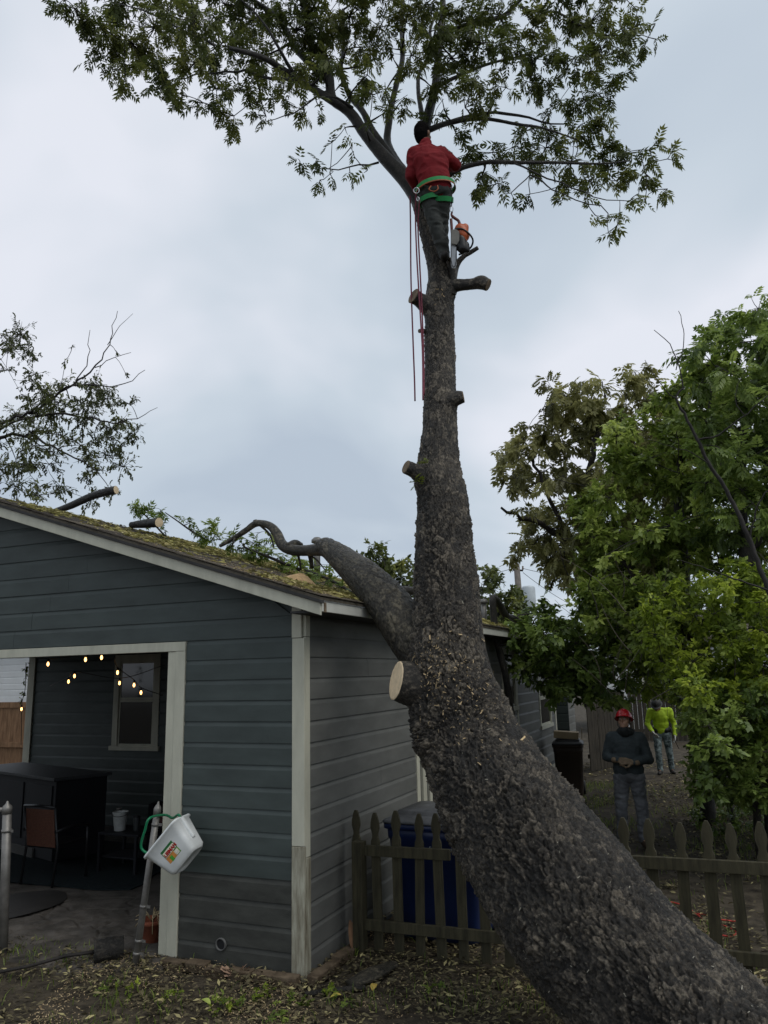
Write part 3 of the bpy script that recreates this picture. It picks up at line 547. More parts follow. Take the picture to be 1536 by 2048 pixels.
# --- crown limbs
CR = [
 [(850, 420, 7.42, 20), (826, 375, 7.42, 20), (798, 346, 7.4, 19), (762, 312, 7.4, 15), (735, 278, 7.4, 13), (712, 236, 7.4, 13), (690, 218, 7.4, 12), (665, 206, 7.38, 10), (625, 180, 7.3, 8.5), (590, 150, 7.25, 8), (540, 122, 7.1, 7), (490, 98, 7.0, 5.5), (430, 92, 6.9, 4.5)],
 [(800, 345, 7.4, 15), (778, 312, 7.5, 12), (752, 282, 7.55, 10), (735, 256, 7.6, 8), (712, 210, 7.7, 7), (690, 160, 7.8, 6), (686, 100, 7.9, 5), (684, 20, 8, 4)],
 [(812, 352, 7.42, 13), (785, 318, 7.55, 11), (776, 280, 7.65, 9), (777, 240, 7.75, 8), (787, 182, 7.9, 7), (803, 110, 8.1, 6), (803, 10, 8.3, 5), (806, -60, 8.4, 4)],
 [(690, 218, 7.4, 11), (672, 196, 7.5, 11), (655, 160, 7.6, 11), (636, 120, 7.7, 11), (622, 80, 7.8, 9), (610, 40, 7.9, 7), (600, -30, 8, 6)],
 [(655, 160, 7.6, 9), (600, 100, 7.8, 8), (560, 60, 7.9, 7), (530, 15, 8, 6), (490, -10, 8.1, 5)],
 [(847, 420, 7.45, 18), (850, 340, 7.6, 14), (848, 280, 7.7, 12), (852, 240, 7.75, 12), (866, 195, 7.8, 10), (872, 120, 7.9, 9), (880, 50, 8.0, 7.5), (885, -50, 8.1, 6)],
 [(850, 262, 7.72, 9), (845, 230, 7.8, 8), (834, 195, 7.9, 7), (842, 150, 8.0, 6), (864, 80, 8.2, 6), (872, 10, 8.3, 5)],
 [(852, 262, 7.72, 9), (890, 246, 7.55, 8), (930, 239, 7.4, 7), (985, 243, 7.3, 6), (1040, 250, 7.2, 5.5), (1090, 262, 7.1, 4.5), (1150, 285, 7, 3)],
 [(900, 244, 7.5, 6), (960, 227, 7.5, 5), (1020, 226, 7.5, 5), (1070, 232, 7.5, 4), (1130, 240, 7.5, 3)],
 [(852, 395, 7.5, 10), (885, 360, 7.4, 8.5), (915, 342, 7.3, 8), (950, 334, 7.25, 7.5), (1000, 324, 7.15, 6.5), (1060, 324, 7, 6), (1130, 328, 6.9, 5), (1210, 328, 6.8, 3.5), (1290, 330, 6.7, 2.5)],
 [(1000, 326, 7.15, 4), (1050, 345, 7, 3), (1120, 365, 6.9, 2.5), (1200, 388, 6.8, 2), (1285, 400, 6.7, 1.4)],
 [(1060, 350, 7.0, 2.5), (1140, 392, 6.8, 2), (1205, 415, 6.7, 2), (1213, 445, 6.65, 1.6), (1228, 478, 6.6, 1)],
 [(878, 70, 8.0, 7), (925, 55, 7.8, 7), (970, 33, 7.7, 7.5), (1010, 24, 7.6, 6.5), (1046, 4, 7.5, 5.5), (1060, -40, 7.5, 5)],
 [(1040, 12, 7.5, 4.5), (1075, 25, 7.4, 4), (1120, 30, 7.3, 3.5), (1190, 60, 7.2, 2.5), (1270, 70, 7.0, 2)],
 [(868, 175, 7.8, 6), (915, 150, 7.7, 5.5), (970, 130, 7.5, 5), (1040, 116, 7.4, 4), (1110, 110, 7.3, 3)],
 [(590, 150, 7.25, 6), (560, 95, 7.0, 5), (520, 40, 6.9, 4), (480, 0, 6.8, 3)],
 [(600, 160, 7.25, 6), (540, 150, 7.4, 5), (470, 150, 7.5, 4), (400, 150, 7.6, 3), (330, 165, 7.6, 2)],
 [(430, 92, 6.9, 4), (370, 60, 6.8, 3.5), (300, 20, 6.7, 3), (230, 5, 6.6, 2)],
 [(757, 325, 7.4, 3.5), (722, 328, 7.3, 2.6), (680, 340, 7.2, 2.2), (652, 332, 7.1, 1.8), (610, 325, 7.0, 1.2)],
 [(705, 216, 7.35, 5), (640, 200, 7.1, 3.2), (590, 215, 7.0, 2.4), (530, 238, 6.9, 1.6)],
]
sk = Skel()
for i_, L in enumerate(CR):
    q, s__ = resample(pixpath(L), .12); kq = np.linspace(0, 1, len(q)); wv_ = np.stack([vnoise(np.stack([s__*2.6+i_*7, 0*s__+k_, 0*s__], -1), 40)-.5 for k_ in range(3)], 1); q[:, :3] += wv_*.085*np.minimum(1, kq*6)[:, None]; q[1:-1, :3] += rng.normal(0, .007, q[1:-1, :3].shape); q[:, 3] *= (.84 if i_ < 6 else .70)*(1-.35*kq*(i_ > 5)); sk.add(q)
nl = len(sk.paths)
for q in sk.paths[:nl]:
    if q[0, 3] > .024:
        Pq, Fq_, _, pq, _ = bark_sweep(q[::3] if len(q) > 9 else q, .03, 28, .008, .04, random.randint(1, 99), .05); link('limb', npmesh('limb', *end_caps(Pq, Fq_, pq), True, attrs={'tone': np.append(LAST_TONE, [.3, .3])}), main, M_BARK3)
    else: P_, F_ = tube_arrays(q[:, :3], q[:, 3], 8); link('limb', npmesh('limb', P_.reshape(-1, 3), F_, True), main, M_BARK3)
CL = """150,18,48;205,55,52;262,85,62;200,120,35;250,150,42;310,55,72;322,150,50;385,40,70;392,125,62;365,190,30;440,90,70;432,178,40;330,185,28;505,40,70;520,120,62;480,180,44;468,232,38;532,232,30;405,205,26
560,195,36;592,60,70;572,140,46;612,140,42;612,232,24;640,60,62;700,30,62;662,112,48;720,95,44;735,150,32;760,55,52;745,190,32;812,45,54;822,110,40;800,205,26;770,225,26;870,60,52;902,118,52;880,170,38;922,45,52;962,85,58;950,165,42;930,215,36
1000,30,54;1022,105,48;1072,50,52;1072,118,50;1100,170,40;1130,60,52;1150,115,42;1182,42,52;1202,100,42;1242,58,44;1252,110,38;1292,84,24;1310,78,16;1275,20,32;1240,158,32;1205,195,40;1182,140,30;1060,165,26;1012,175,26;985,210,24
1098,235,34;1050,262,32;1150,262,46;1202,255,36;1092,296,44;1032,292,34;985,305,30;1142,322,48;1202,312,44;1252,306,36;1300,300,30;1335,318,20;1292,348,26;1335,378,18;1232,362,34;1182,365,30;1112,375,26;1262,398,17;1290,402,14;1240,432,20;1226,470,16;1235,450,14;1120,210,30;1170,205,34
940,298,28;920,345,22;952,380,28;992,368,28;1022,386,20;912,268,26;1168,398,17;1060,388,16;965,345,24;1125,400,12;600,326,20;632,322,18;660,348,16;640,360,12;664,285,12;702,294,14;735,340,14;700,345,12;1065,330,26;890,300,16;870,230,22;690,255,14
735,250,18;640,215,20;700,205,22;600,10,50;850,10,50;450,10,55;350,-10,50;250,0,45;130,0,22;170,50,22;225,100,34;1160,370,14;1190,430,12;1215,90,30;1310,50,16;1000,140,24
200,-60,70;330,-70,80;460,-70,80;600,-80,90;740,-70,90;880,-80,90;1010,-60,80;1130,-60,80;1240,-50,60;400,-180,110;620,-200,130;850,-210,130;1080,-170,110"""
cl = []
for t in CL.replace('\n', ';').split(';'):
    x, y, r = map(float, t.split(',')); Y0 = 7.55-.0009*abs(x-850)+rng.normal(0, .35); cl.append((at(x, y, Y0), r*pxm(x, y, Y0)))
cl.sort(key=lambda c: np.linalg.norm(c[0]-at(850, 300, 7.5)))
for c, r in cl: sk.reach(c, .005, rmax=.022)
# a few long bare shoots through the crown
for _ in range(60):
    x, y = rng.uniform(560, 960), rng.uniform(-40, 210); sk.reach(at(x, y, rng.uniform(7.2, 8.4)), .003, rmax=.014)
PIN = [pinnate(4, 1, .62, .105, .3), pinnate(3, .9, .68, .11, .35), pinnate(5, 1.05, .55, .10, .25)]
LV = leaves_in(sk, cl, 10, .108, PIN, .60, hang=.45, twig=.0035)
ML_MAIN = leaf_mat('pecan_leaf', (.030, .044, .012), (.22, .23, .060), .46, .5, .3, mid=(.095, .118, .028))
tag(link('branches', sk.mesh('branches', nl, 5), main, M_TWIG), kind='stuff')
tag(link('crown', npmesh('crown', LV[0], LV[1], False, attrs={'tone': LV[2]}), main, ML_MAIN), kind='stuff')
# small green sprouts on the trunk
sp = Skel(); scl = [(at(835, 972, 6.75), .05), (at(828, 962, 6.75), .04), (at(854, 922, 6.72), .035)]
LVs = leaves_in(sp, scl, 3.0, .06, PIN, .5, hang=.1, twig=.002); tag(link('sprout', npmesh('sprout', LVs[0], LVs[1], attrs={'tone': LVs[2]}), main, leaf_mat('sprout_leaf', (.02, .04, .006), (.20, .24, .03), .4)), kind='stuff')
# chips and sawdust caught on the bark
def chips(n, wfun, size, name, mt, lift=.004, front=True):
    nr, nc = TRUNK_P.shape[:2]; ii = rng.integers(0, nr, n*8); jj = rng.integers(0, nc, n*8); p = TRUNK_P[ii, jj]; nn_ = TRUNK_N[ii, jj]
    ok = rng.random(len(p)) < wfun(p, nn_); p, nn_ = p[ok][:n], nn_[ok][:n]; a = rng.normal(0, 1, p.shape); a -= nn_*(a*nn_).sum(1)[:, None]; a /= np.linalg.norm(a, axis=1)[:, None]; b = np.cross(nn_, a)
    s = size*rng.lognormal(0, .5, len(p))[:, None]; c = p+nn_*(lift+s*.2); tl = rng.normal(0, .35, (len(p), 1)); a2 = a+nn_*tl
    V_ = np.stack([c-a2*s-b*s*.22, c+a2*s-b*s*.16, c+a2*s*.8+b*s*.22+nn_*s*.2, c-a2*s*.9+b*s*.2], 1).reshape(-1, 3)
    tag(link(name, npmesh(name, V_, np.arange(len(p)*4).reshape(-1, 4)), main, mt), kind='stuff')
nearcut = lambda p, q: np.exp(-(np.linalg.norm(p-at(848, 1328, 6.2), axis=1)/.22)**2)*1.3+.5*np.exp(-(np.linalg.norm(p-at(828, 1440, 6.2), axis=1)/.10)**2)+.3*np.exp(-(np.linalg.norm(p-at(930, 1400, 6.2), axis=1)/.35)**2)
chips(5200, nearcut, .0062, 'sawdust', M_SAW)
chips(900, lambda p, q: np.exp(-(np.linalg.norm(p-at(870, 586, 7.1), axis=1)/.10)**2), .007, 'sawdust', M_SAW)
chips(1300, lambda p, q: np.clip((2.6-p[:, 2])*.4, .03, 1), .0046, 'wood_chips', mat('pale_chip', (.30, .28, .22), .6, .4, 40))

# ================================================================== picket fence
A_ = ground(720, 1900)+np.array([-.02, 0, 0]); B_ = at(1459, 1728, 6.0)*[1, 1, 0]; FD = (B_-A_)/np.linalg.norm(B_-A_); FN = np.array([FD[1], -FD[0], 0]); FN = FN if FN[1] < 0 else -FN
fence = thing('picket_fence', 'mossy weathered wood picket fence running behind the leaning trunk', 'fence', A_)
PH = 1.14
def picket_mesh(cut=None):
    w_ = .041; top = PH if cut is None else cut
    if cut is None:
        pr = [(-w_, 0), (w_, 0), (w_, top-.26), (w_*.98, top-.235), (w_*.66, top-.205), (w_*.66, top-.175), (w_*1.02, top-.125), (w_*.95, top-.08), (w_*.62, top-.03), (.012, top), (-.012, top), (-w_*.62, top-.03), (-w_*.95, top-.08), (-w_*1.02, top-.125), (-w_*.66, top-.175), (-w_*.66, top-.205), (-w_*.98, top-.235), (-w_, top-.26)]
    else: pr = [(-w_, 0), (w_, 0), (w_, top), (-w_*.2, top-.03), (-w_, top+.02)]
    m = MB(); m.prism(pr, (0, 0, 0), (1, 0, 0), (0, 0, 1), (0, .021, 0)); me = m.mesh('picket'); me.materials.append(M_FENCE); return me
PM = [picket_mesh(), picket_mesh(.86), picket_mesh(.80)]
for i in range(26):
    s = .01+i*.1935; p = A_+FD*s; zoff = .02+.075*s/3.04
    px_ = 0; me = PM[0]
    if 4.5 < i < 11.5: me = PM[1+(i % 2)]
    o = bpy.data.objects.new('picket', me); C.objects.link(o); ln = random.uniform(-.02, .02)
    R_ = Matrix(((FD[0], -FN[0], 0, p[0]), (FD[1], -FN[1], 0, p[1]), (0, 0, 1, zoff-.02+random.uniform(-.012, .012)), (0, 0, 0, 1)))@Matrix.Rotation(ln, 4, 'Y')@Matrix.Scale(random.uniform(.95, 1.03), 4, (1, 0, 0))
    o.matrix_basis = R_; setp(o, fence)
def rail(s0, s1, z0, sl=.075/3.04, h=.088, d=.036, name='rail'):
    m = MB(); a = A_+FD*s0+FN*.003; b = A_+FD*s1+FN*.003; V_ = []
    for p, s in ((a, s0), (b, s1)):
        for dn, z in ((0, 0), (d, 0), (d, h), (0, h)): V_.append(p+FN*dn+ZZ*(z0+s*sl+z))
    m.add(V_, [(0, 1, 2, 3), (7, 6, 5, 4), (0, 4, 5, 1), (1, 5, 6, 2), (2, 6, 7, 3), (3, 7, 4, 0)]); m.build(name, M_FENCE, fence, .004)
rail(-.02, .90, .775); rail(.10, 2.05, .175); rail(1.95, 5.0, .80); rail(2.25, 5.0, .20)
for s in (.055, 4.4):
    p = A_+FD*s+FN*.052; m = MB(); m.box(p+ZZ*.45, (.098, .098, .9), np.stack([FD, FN, ZZ], 1)); m.build('fence_post', M_FENCE, fence, .004)

# ================================================================== carts
def cart(name, label, c, ex, wd, dp, h, mbody, mlid, front, lidh=.13, group=None):
    t = thing(name, label, 'cart', c, group); ex = np.asarray(ex, float); ey = np.cross(ZZ, ex); R_ = np.stack([ex, ey, ZZ], 1)
    def ring(w2, d2, z, rad=.06, n=5):
        o_ = []
        for sx, sy, a0 in ((1, 1, 0), (-1, 1, 90), (-1, -1, 180), (1, -1, 270)):
            for q in range(n):
                a = math.radians(a0+90*q/(n-1)); o_.append(c+R_@np.array([sx*(w2-rad)+rad*math.cos(a), sy*(d2-rad)+rad*math.sin(a), z]))
        return o_
    def loft(rs, caps=True):
        m = MB(); n = len(rs[0]); m.add([p for r in rs for p in r], [(i*n+j, i*n+(j+1) % n, (i+1)*n+(j+1) % n, (i+1)*n+j) for i in range(len(rs)-1) for j in range(n)]+([tuple(range(n))[::-1], tuple((len(rs)-1)*n+j for j in range(n))] if caps else []), 0, True); return m
    b = loft([ring(wd*.40, dp*.38, .04), ring(wd*.42, dp*.40, .10), ring(wd*.47, dp*.46, h*.80), ring(wd*.485, dp*.47, h*.81), ring(wd*.49, dp*.48, h*.9)]).build('body', mbody, t)
    loft([ring(wd*.505, dp*.50, h*.885), ring(wd*.515, dp*.51, h*.89), ring(wd*.515, dp*.51, h*.925), ring(wd*.50, dp*.50, h*.93)]).build('rim', mbody, t)
    l = loft([ring(wd*.52, dp*.52, h*.931), ring(wd*.525, dp*.525, h*.945), ring(wd*.51, dp*.51, h*.958), ring(wd*.42, dp*.40, h*.99, .05), ring(wd*.405, dp*.385, h*.992, .05), ring(wd*.40, dp*.38, h+lidh*.35, .05), ring(wd*.20, dp*.18, h+lidh*.52, .03)]).build('lid', mlid, t)
    m = MB(); p = c+R_@np.array([-wd*.40, -front*dp*.56, h*.87]); m.tube([p, p+R_@np.array([wd*.8, 0, 0])], .018, 8); m.build('handle', mlid, t)
    for sx in (-1, 1):
        m = MB(); m.lathe(c+R_@np.array([sx*wd*.43-.025*1, -front*dp*.40, .125]), [(.03, 0), (.125, 0), (.125, .05), (.03, .05)], 20, ex); m.build('wheel', M_BLACK, t)
    return t, R_
rc = A_+FD*.60-FN*.64; rc[2] = 0
M_BLUE = mat('blue_cart_plastic', (.005, .016, .070), .42, .2, 3, .1, 80, .5); M_LID = mat('dusty_dark_grey_lid', (.075, .078, .082), .5, .5, 9, .15, 140, .5)
bc, Rb = cart('recycling_cart', 'dark blue wheeled recycling cart with dusty grey lid behind the picket fence', rc, FD, .90, .78, 1.08, M_BLUE, M_LID, -1, .06)
def text_obj(s, size, o, ex, ey, mt, name, parent, bold=0):
    cu = bpy.data.curves.new(name, 'FONT'); cu.body = s; cu.size = size; cu.offset = bold; cu.resolution_u = 3; cu.extrude = .0005
    tmp = bpy.data.objects.new(name, cu); C.objects.link(tmp); me = bpy.data.meshes.new_from_object(tmp.evaluated_get(bpy.context.evaluated_depsgraph_get())); bpy.data.objects.remove(tmp)
    ez = np.cross(ex, ey); a = link(name, me, None, mt)
    a.matrix_basis = Matrix(((ex[0], ey[0], ez[0], o[0]), (ex[1], ey[1], ez[1], o[1]), (ex[2], ey[2], ez[2], o[2]), (0, 0, 0, 1))); setp(a, parent); return a
M_PRINT = mat('white_print', (.42, .45, .48), .6, .1)
fy = lambda z: .78*(.40+(.46-.40)*(z-.10)/(1.08*.8-.10))+.003
def cart_pt(x, z): return rc+Rb@np.array([x, -fy(z), z])
tri = []
for i in range(3):
    a0, a1 = math.radians(90+120*i), math.radians(210+120*i); c0 = np.array([-.105, .775]); p0 = c0+.068*np.array([math.cos(a0), math.sin(a0)]); p1 = c0+.068*np.array([math.cos(a1), math.sin(a1)])
    tri.append((p0+(p1-p0)*.10, p0+(p1-p0)*.90))
for p0, p1 in tri:
    m = MB(); a, b = cart_pt(*p0), cart_pt(*p1); s_ = np.cross(b-a, FN); s_ = s_/np.linalg.norm(s_)*.0075
    m.add([a-s_+FN*.004, b-s_+FN*.004, b+s_+FN*.004, a+s_+FN*.004, a-s_-FN*.002, b-s_-FN*.002, b+s_-FN*.002, a+s_-FN*.002], [(0, 1, 2, 3), (7, 6, 5, 4), (0, 4, 5, 1), (1, 5, 6, 2), (2, 6, 7, 3), (3, 7, 4, 0)]); m.build('recycling_arrow', M_PRINT, bc)
text_obj('For information', .040, cart_pt(-.015, .80)+FN*.003, FD, ZZ, M_PRINT, 'lettering', bc, .0005)
# brown rubbish cart by the far house corner with a flattened cardboard box on its lid
gc = ground(1143, 1592); exg = np.array([math.cos(.25), -math.sin(.25), 0])
M_BROWN = mat('brown_cart_plastic', (.032, .020, .013), .6, .2, 3); M_BLID = mat('black_cart_lid', (.016, .016, .017), .5, .2, 3)
cart('trash_cart', 'dark brown wheeled trash cart standing by the far corner of the blue house', gc, exg, .56, .62, 1.02, M_BROWN, M_BLID, -1, .05)
cb = thing('cardboard_box', 'pale flat cardboard box lying on top of the brown trash cart', 'box', gc+ZZ*1.07)
Rg = np.stack([exg, np.cross(ZZ, exg), ZZ], 1)@np.array(Matrix.Rotation(math.radians(4), 3, 'Y')); M_CARD = mat('cardboard', (.34, .26, .16), .85, .15, 4)
m = MB(); m.box(gc+ZZ*1.115+exg*-.02, (.46, .30, .125), Rg); m.build('carton', M_CARD, cb, .004)
m = MB(); m.box(gc+ZZ*1.15+exg*.235+np.array([0, -.16, 0]), (.012, .10, .2), Rg); m.build('flap', M_CARD, cb)

# ================================================================== galvanised posts, bucket
def gpost(name, label, top, bot, r, bands, rail_stub=None):
    t = thing(name, label, 'fence post', bot, 'galvanised fence posts by the porch'); d = (top-bot)/np.linalg.norm(top-bot); m = MB(); m.tube([bot-d*.1, bot+(top-bot)*.5, top-d*.09], r, 20); m.build('pipe', M_GALV, t)
    m = MB(); m.lathe(top-d*.105, [(r*1.12, 0), (r*1.12, .05), (r*.95, .065), (r*.35, .09), (r*.28, .105), (r*.05, .112)], 16, d); m.build('post_cap', M_GALV, t)
    for b in bands:
        p = bot+(top-bot)*b; m = MB(); m.lathe(p-d*.012, [(r*1.02, 0), (r*1.14, 0), (r*1.14, .024), (r*1.02, .024)], 18, d); e_ = np.array([.92, -.38, 0]); m.box(p+e_*(r+.018), (.045, .006, .022), rotm(e_)); m.build('tension_band', M_GALV, t)
    return t, d
gb = ground(270, 1934); gtop = at(317, 1604, gb[1]-.02)
lean, ld = gpost('galvanised_post', 'leaning galvanised steel post holding the white bucket beside the porch opening', gtop, gb, .028, (.86, .36, .155, .08))
lb = ground(6, 1903); ltop = at(15, 1603, lb[1])
lp, _ = gpost('galvanised_post', 'upright spotted steel post with a short rail stub left of the patio chair', ltop, lb, .040, (.80,))
m = MB(); q = ltop-ZZ*.075; m.tube([q, q+LEFT*1.2], .021, 12); m.build('top_rail', M_GALV, lp)
# the bucket
M_BUCK = mat('white_bucket_plastic', (.62, .64, .63), .35, .10, 5, .04, 40, .5); M_GREEN = mat('green_bucket_grip', (.004, .16, .065), .35, .2, 6)
Yb = gb[1]-.16; rimc = at(334, 1671, Yb); s_ = pxm(334, 1671, Yb)
axis = RT*.74-UP*.60-fw*.30; axis /= np.linalg.norm(axis); e1 = -RT*.60-UP*.78; e1 = e1-axis*(e1@axis); e1 /= np.linalg.norm(e1); e2 = np.cross(axis, e1); e2 = e2 if e2@fw < 0 else -e2
bk = thing('white_bucket', 'white squarish mop bucket hanging from the leaning post by a green grip', 'bucket', rimc)
def rr(w2, d2, t, rad=.05, n=6):
    o_ = []
    for sx, sy, a0 in ((1, 1, 0), (-1, 1, 90), (-1, -1, 180), (1, -1, 270)):
        for q in range(n): a = math.radians(a0+90*q/(n-1)); o_.append(rimc+axis*t+e1*(sx*(w2-rad)+rad*math.cos(a))+e2*(sy*(d2-rad)+rad*math.sin(a)))
    return o_
W1, D1, W2, D2, LB = .200, .135, .150, .105, .285
rs = [rr(W1*.93, D1*.93, .004), rr(W1*.97, D1*.97, -.004), rr(W1+.012, D1+.012, -.003), rr(W1+.014, D1+.014, .012), rr(W1, D1, .016), rr((W1+W2)/2, (D1+D2)/2, LB*.5), rr(W2+.004, D2+.004, LB*.9), rr(W2-.012, D2-.012, LB-.008), rr(W2-.025, D2-.022, LB), rr(W2-.03, D2-.027, LB-.012), rr(.06, .04, LB-.014, .03)]
n = len(rs[0]); m = MB(); m.add([p for r in rs for p in r], [(i*n+j, i*n+(j+1) % n, (i+1)*n+(j+1) % n, (i+1)*n+j) for i in range(len(rs)-1) for j in range(n)]+[tuple((len(rs)-1)*n+j for j in range(n))], 0, True)
ins = [rr(W1*.93, D1*.93, .004), rr(W2-.02, D2-.02, LB-.03)]; m.add([p for r in ins for p in r], [(j, (j+1) % n, n+(j+1) % n, n+j) for j in range(n)]+[tuple(n+j for j in range(n))], 0, True)
m.build('tub', M_BUCK, bk)
m = MB(); m.box(rimc+axis*.10-e1*(W1-.012)+e2*.02, (.19, .03, .05), np.stack([axis+e1*.17, e1, e2], 1)); m.build('pour_rib', M_BUCK, bk, .012)
a = rimc+e1*(W1+.004)+e2*.03; b = rimc-e1*(W1+.004)+e2*.03; mid = gtop-ld*.115; pk = mid-e2*0
hp = catmull(np.array([a, a-axis*.10+e1*.005+e2*.01, at(290, 1660, Yb-.02), at(300, 1636, Yb-.02), at(330, 1630, Yb+.20) , at(345, 1636, Yb+.12), b-axis*.03, b]), 8)
m = MB(); m.tube(hp, .0105, 10); m.build('handle', M_GREEN, bk)
# printed label on the side that faces the camera
sl_ = (D1-D2)/LB; e2n = e2+axis*sl_; e2n /= np.linalg.norm(e2n); la = axis-e2*sl_; la /= np.linalg.norm(la)
def LP(t, a_, lift): return rimc+axis*t+e1*a_+e2*(D1+(D2-D1)*(t/LB))+e2n*lift
def quad(name, t0, t1, a0, a1, lift, mt, sk_=0): m = MB(); m.add([LP(t0, a0, lift), LP(t0+sk_, a1, lift), LP(t1+sk_, a1, lift), LP(t1, a0, lift)], [(0, 1, 2, 3)]); return m.build(name, mt, bk)
quad('label', .085, .205, -.065, .075, .0015, mat('label_green', (.02, .13, .035), .5, .1))
quad('label_panel', .105, .150, -.06, .07, .0022, mat('label_cream', (.70, .66, .52), .5, .05))
quad('label_band', .152, .204, -.02, .074, .0022, mat('label_orange', (.50, .20, .045), .5, .25, 30))
quad('label_band', .158, .202, -.062, -.022, .0022, mat('label_lime', (.22, .38, .05), .5, .4, 60))
quad('label_picture', .160, .200, -.055, -.015, .0028, mat('label_pale', (.62, .60, .50), .5, .4, 50))
quad('label_leaf', .165, .208, .015, .045, .0028, mat('label_leaf_green', (.06, .28, .03), .5, .4, 60))
text_obj('LIBMAN', .040, LP(.143, .066, .0032), -e1, -la, mat('label_red', (.42, .012, .012), .5, .05), 'lettering', bk, .0012)
text_obj('LIBMAN', .040, LP(.1445, .0675, .0027), -e1, -la, mat('label_shadow', (.02, .02, .02), .5, .05), 'lettering_outline', bk, .0022)

# ================================================================== trees and shrubs around
ALLC = {'n': 0}
def clumps_poly(spec, Ymu, Ysd, rpx, n, seed_gap=.6):
    """spec: list of (px,py,rpx); or a polygon in the photo filled with n clumps of about rpx"""
    poly = np.array(spec, float); lo, hi = poly.min(0), poly.max(0); o = []; tr = 0
    while len(o) < n and tr < n*60:
        tr += 1; x, y = rng.uniform(lo, hi); ins = False; j = len(poly)-1
        for i in range(len(poly)):
            if (poly[i][1] > y) != (poly[j][1] > y) and x < (poly[j][0]-poly[i][0])*(y-poly[i][1])/(poly[j][1]-poly[i][1]+1e-9)+poly[i][0]: ins = not ins
            j = i
        if not ins: continue
        Y = Ymu+rng.normal(0, Ysd); r = rpx*rng.uniform(.65, 1.3)
        if Y < 18 and 1275-r < x < 1360+r*.7 and y > 1418-r*.9: continue      # keeps the man on the path in view
        if tr < n*30 and any((x-q[2])**2+(y-q[3])**2 < (seed_gap*rpx)**2 and abs(Y-q[4]) < Ysd for q in o): continue
        p = at(x, y, Y)
        if p[2] < .15: continue
        o.append((p, r*pxm(x, y, Y), x, y, Y))
    return [(a, b) for a, b, *_ in o]
def tree(name, label, cat, base, trunk, limbs, clumps, lsize, dens, templs, lm, bark, group=None, tone=.45, hang=.35, skip_trunk=False, twig=.004, rt=.006, rmax=.05, fill=1.0, sun=.14, wob=.12, sd=.16):
    t = thing(name, label, cat, base, group); s_ = Skel()
    tp_ = pixpath(trunk) if not isinstance(trunk, np.ndarray) else trunk
    tp_ = tp_.copy(); tp_[0, :3] = [base[0], base[1], -.25]
    q, _ = resample(tp_, .15); q[1:-1, :3] += rng.normal(0, .012, q[1:-1, :3].shape); s_.add(q)
    Pq, Fq_, _, pq, _ = bark_sweep(q[::2], .05, 24, .012, .06, random.randint(1, 99), .06); link('trunk', npmesh('trunk', *end_caps(Pq, Fq_, pq), True, attrs={'tone': np.append(LAST_TONE, [.3, .3])}), t, bark)
    for L in limbs: q, _ = resample(pixpath(L), .15); q[1:-1, :3] += rng.normal(0, .02, q[1:-1, :3].shape); s_.add(q)
    cl_ = sorted(clumps, key=lambda c: np.linalg.norm(c[0]-tp_[-1, :3])) if clumps else []
    for c, r in cl_: s_.reach(c, rt, rmax=rmax, wob=wob)
    if cl_:
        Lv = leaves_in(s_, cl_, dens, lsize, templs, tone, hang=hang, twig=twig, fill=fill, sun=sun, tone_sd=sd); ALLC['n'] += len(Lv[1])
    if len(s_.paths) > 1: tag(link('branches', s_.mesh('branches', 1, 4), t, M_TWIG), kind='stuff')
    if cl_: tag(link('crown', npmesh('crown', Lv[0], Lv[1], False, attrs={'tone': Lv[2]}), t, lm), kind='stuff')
    return t, s_
BIGP = [pinnate(4, 1, .55, .13, .25), pinnate(5, 1.05, .5, .12, .3), pinnate(3, .9, .6, .14, .2)]
CLU = [cluster(5, .6, .17), cluster(6, .55, .16), cluster(4, .65, .18)]
OVAL = [cluster(4, .5, .17, .8), cluster(3, .55, .19, .8), cluster(5, .45, .16, 1.)]
L_BROWN = leaf_mat('brownish_walnut_leaf', (.060, .060, .022), (.40, .38, .15), .44, .5, .4, mid=(.185, .185, .062))
L_GREEN = leaf_mat('mid_green_leaf', (0.05, 0.085, 0.016), (0.46, 0.54, 0.13), 0.49, .45, .4, mid=(0.18, 0.25, 0.042))
L_DEEP = leaf_mat('deep_green_leaf', (0.042, 0.075, 0.016), (0.38, 0.48, 0.12), 0.46, .42, .45, mid=(0.135, 0.2, 0.04))
L_LIME = leaf_mat('yellow_green_leaf', (0.07, 0.11, 0.012), (0.54, 0.62, 0.09), 0.56, .42, .4, mid=(0.24, 0.32, 0.035))
L_GREY = leaf_mat('greyish_oval_leaf', (0.036, 0.046, 0.018), (0.312, 0.324, 0.120), 0.41, .5, .35, mid=(0.120, 0.138, 0.046))
L_OLIVE = leaf_mat('far_olive_leaf', (.035, .050, .016), (.26, .27, .060), .38, .5, .3, mid=(.12, .145, .035))
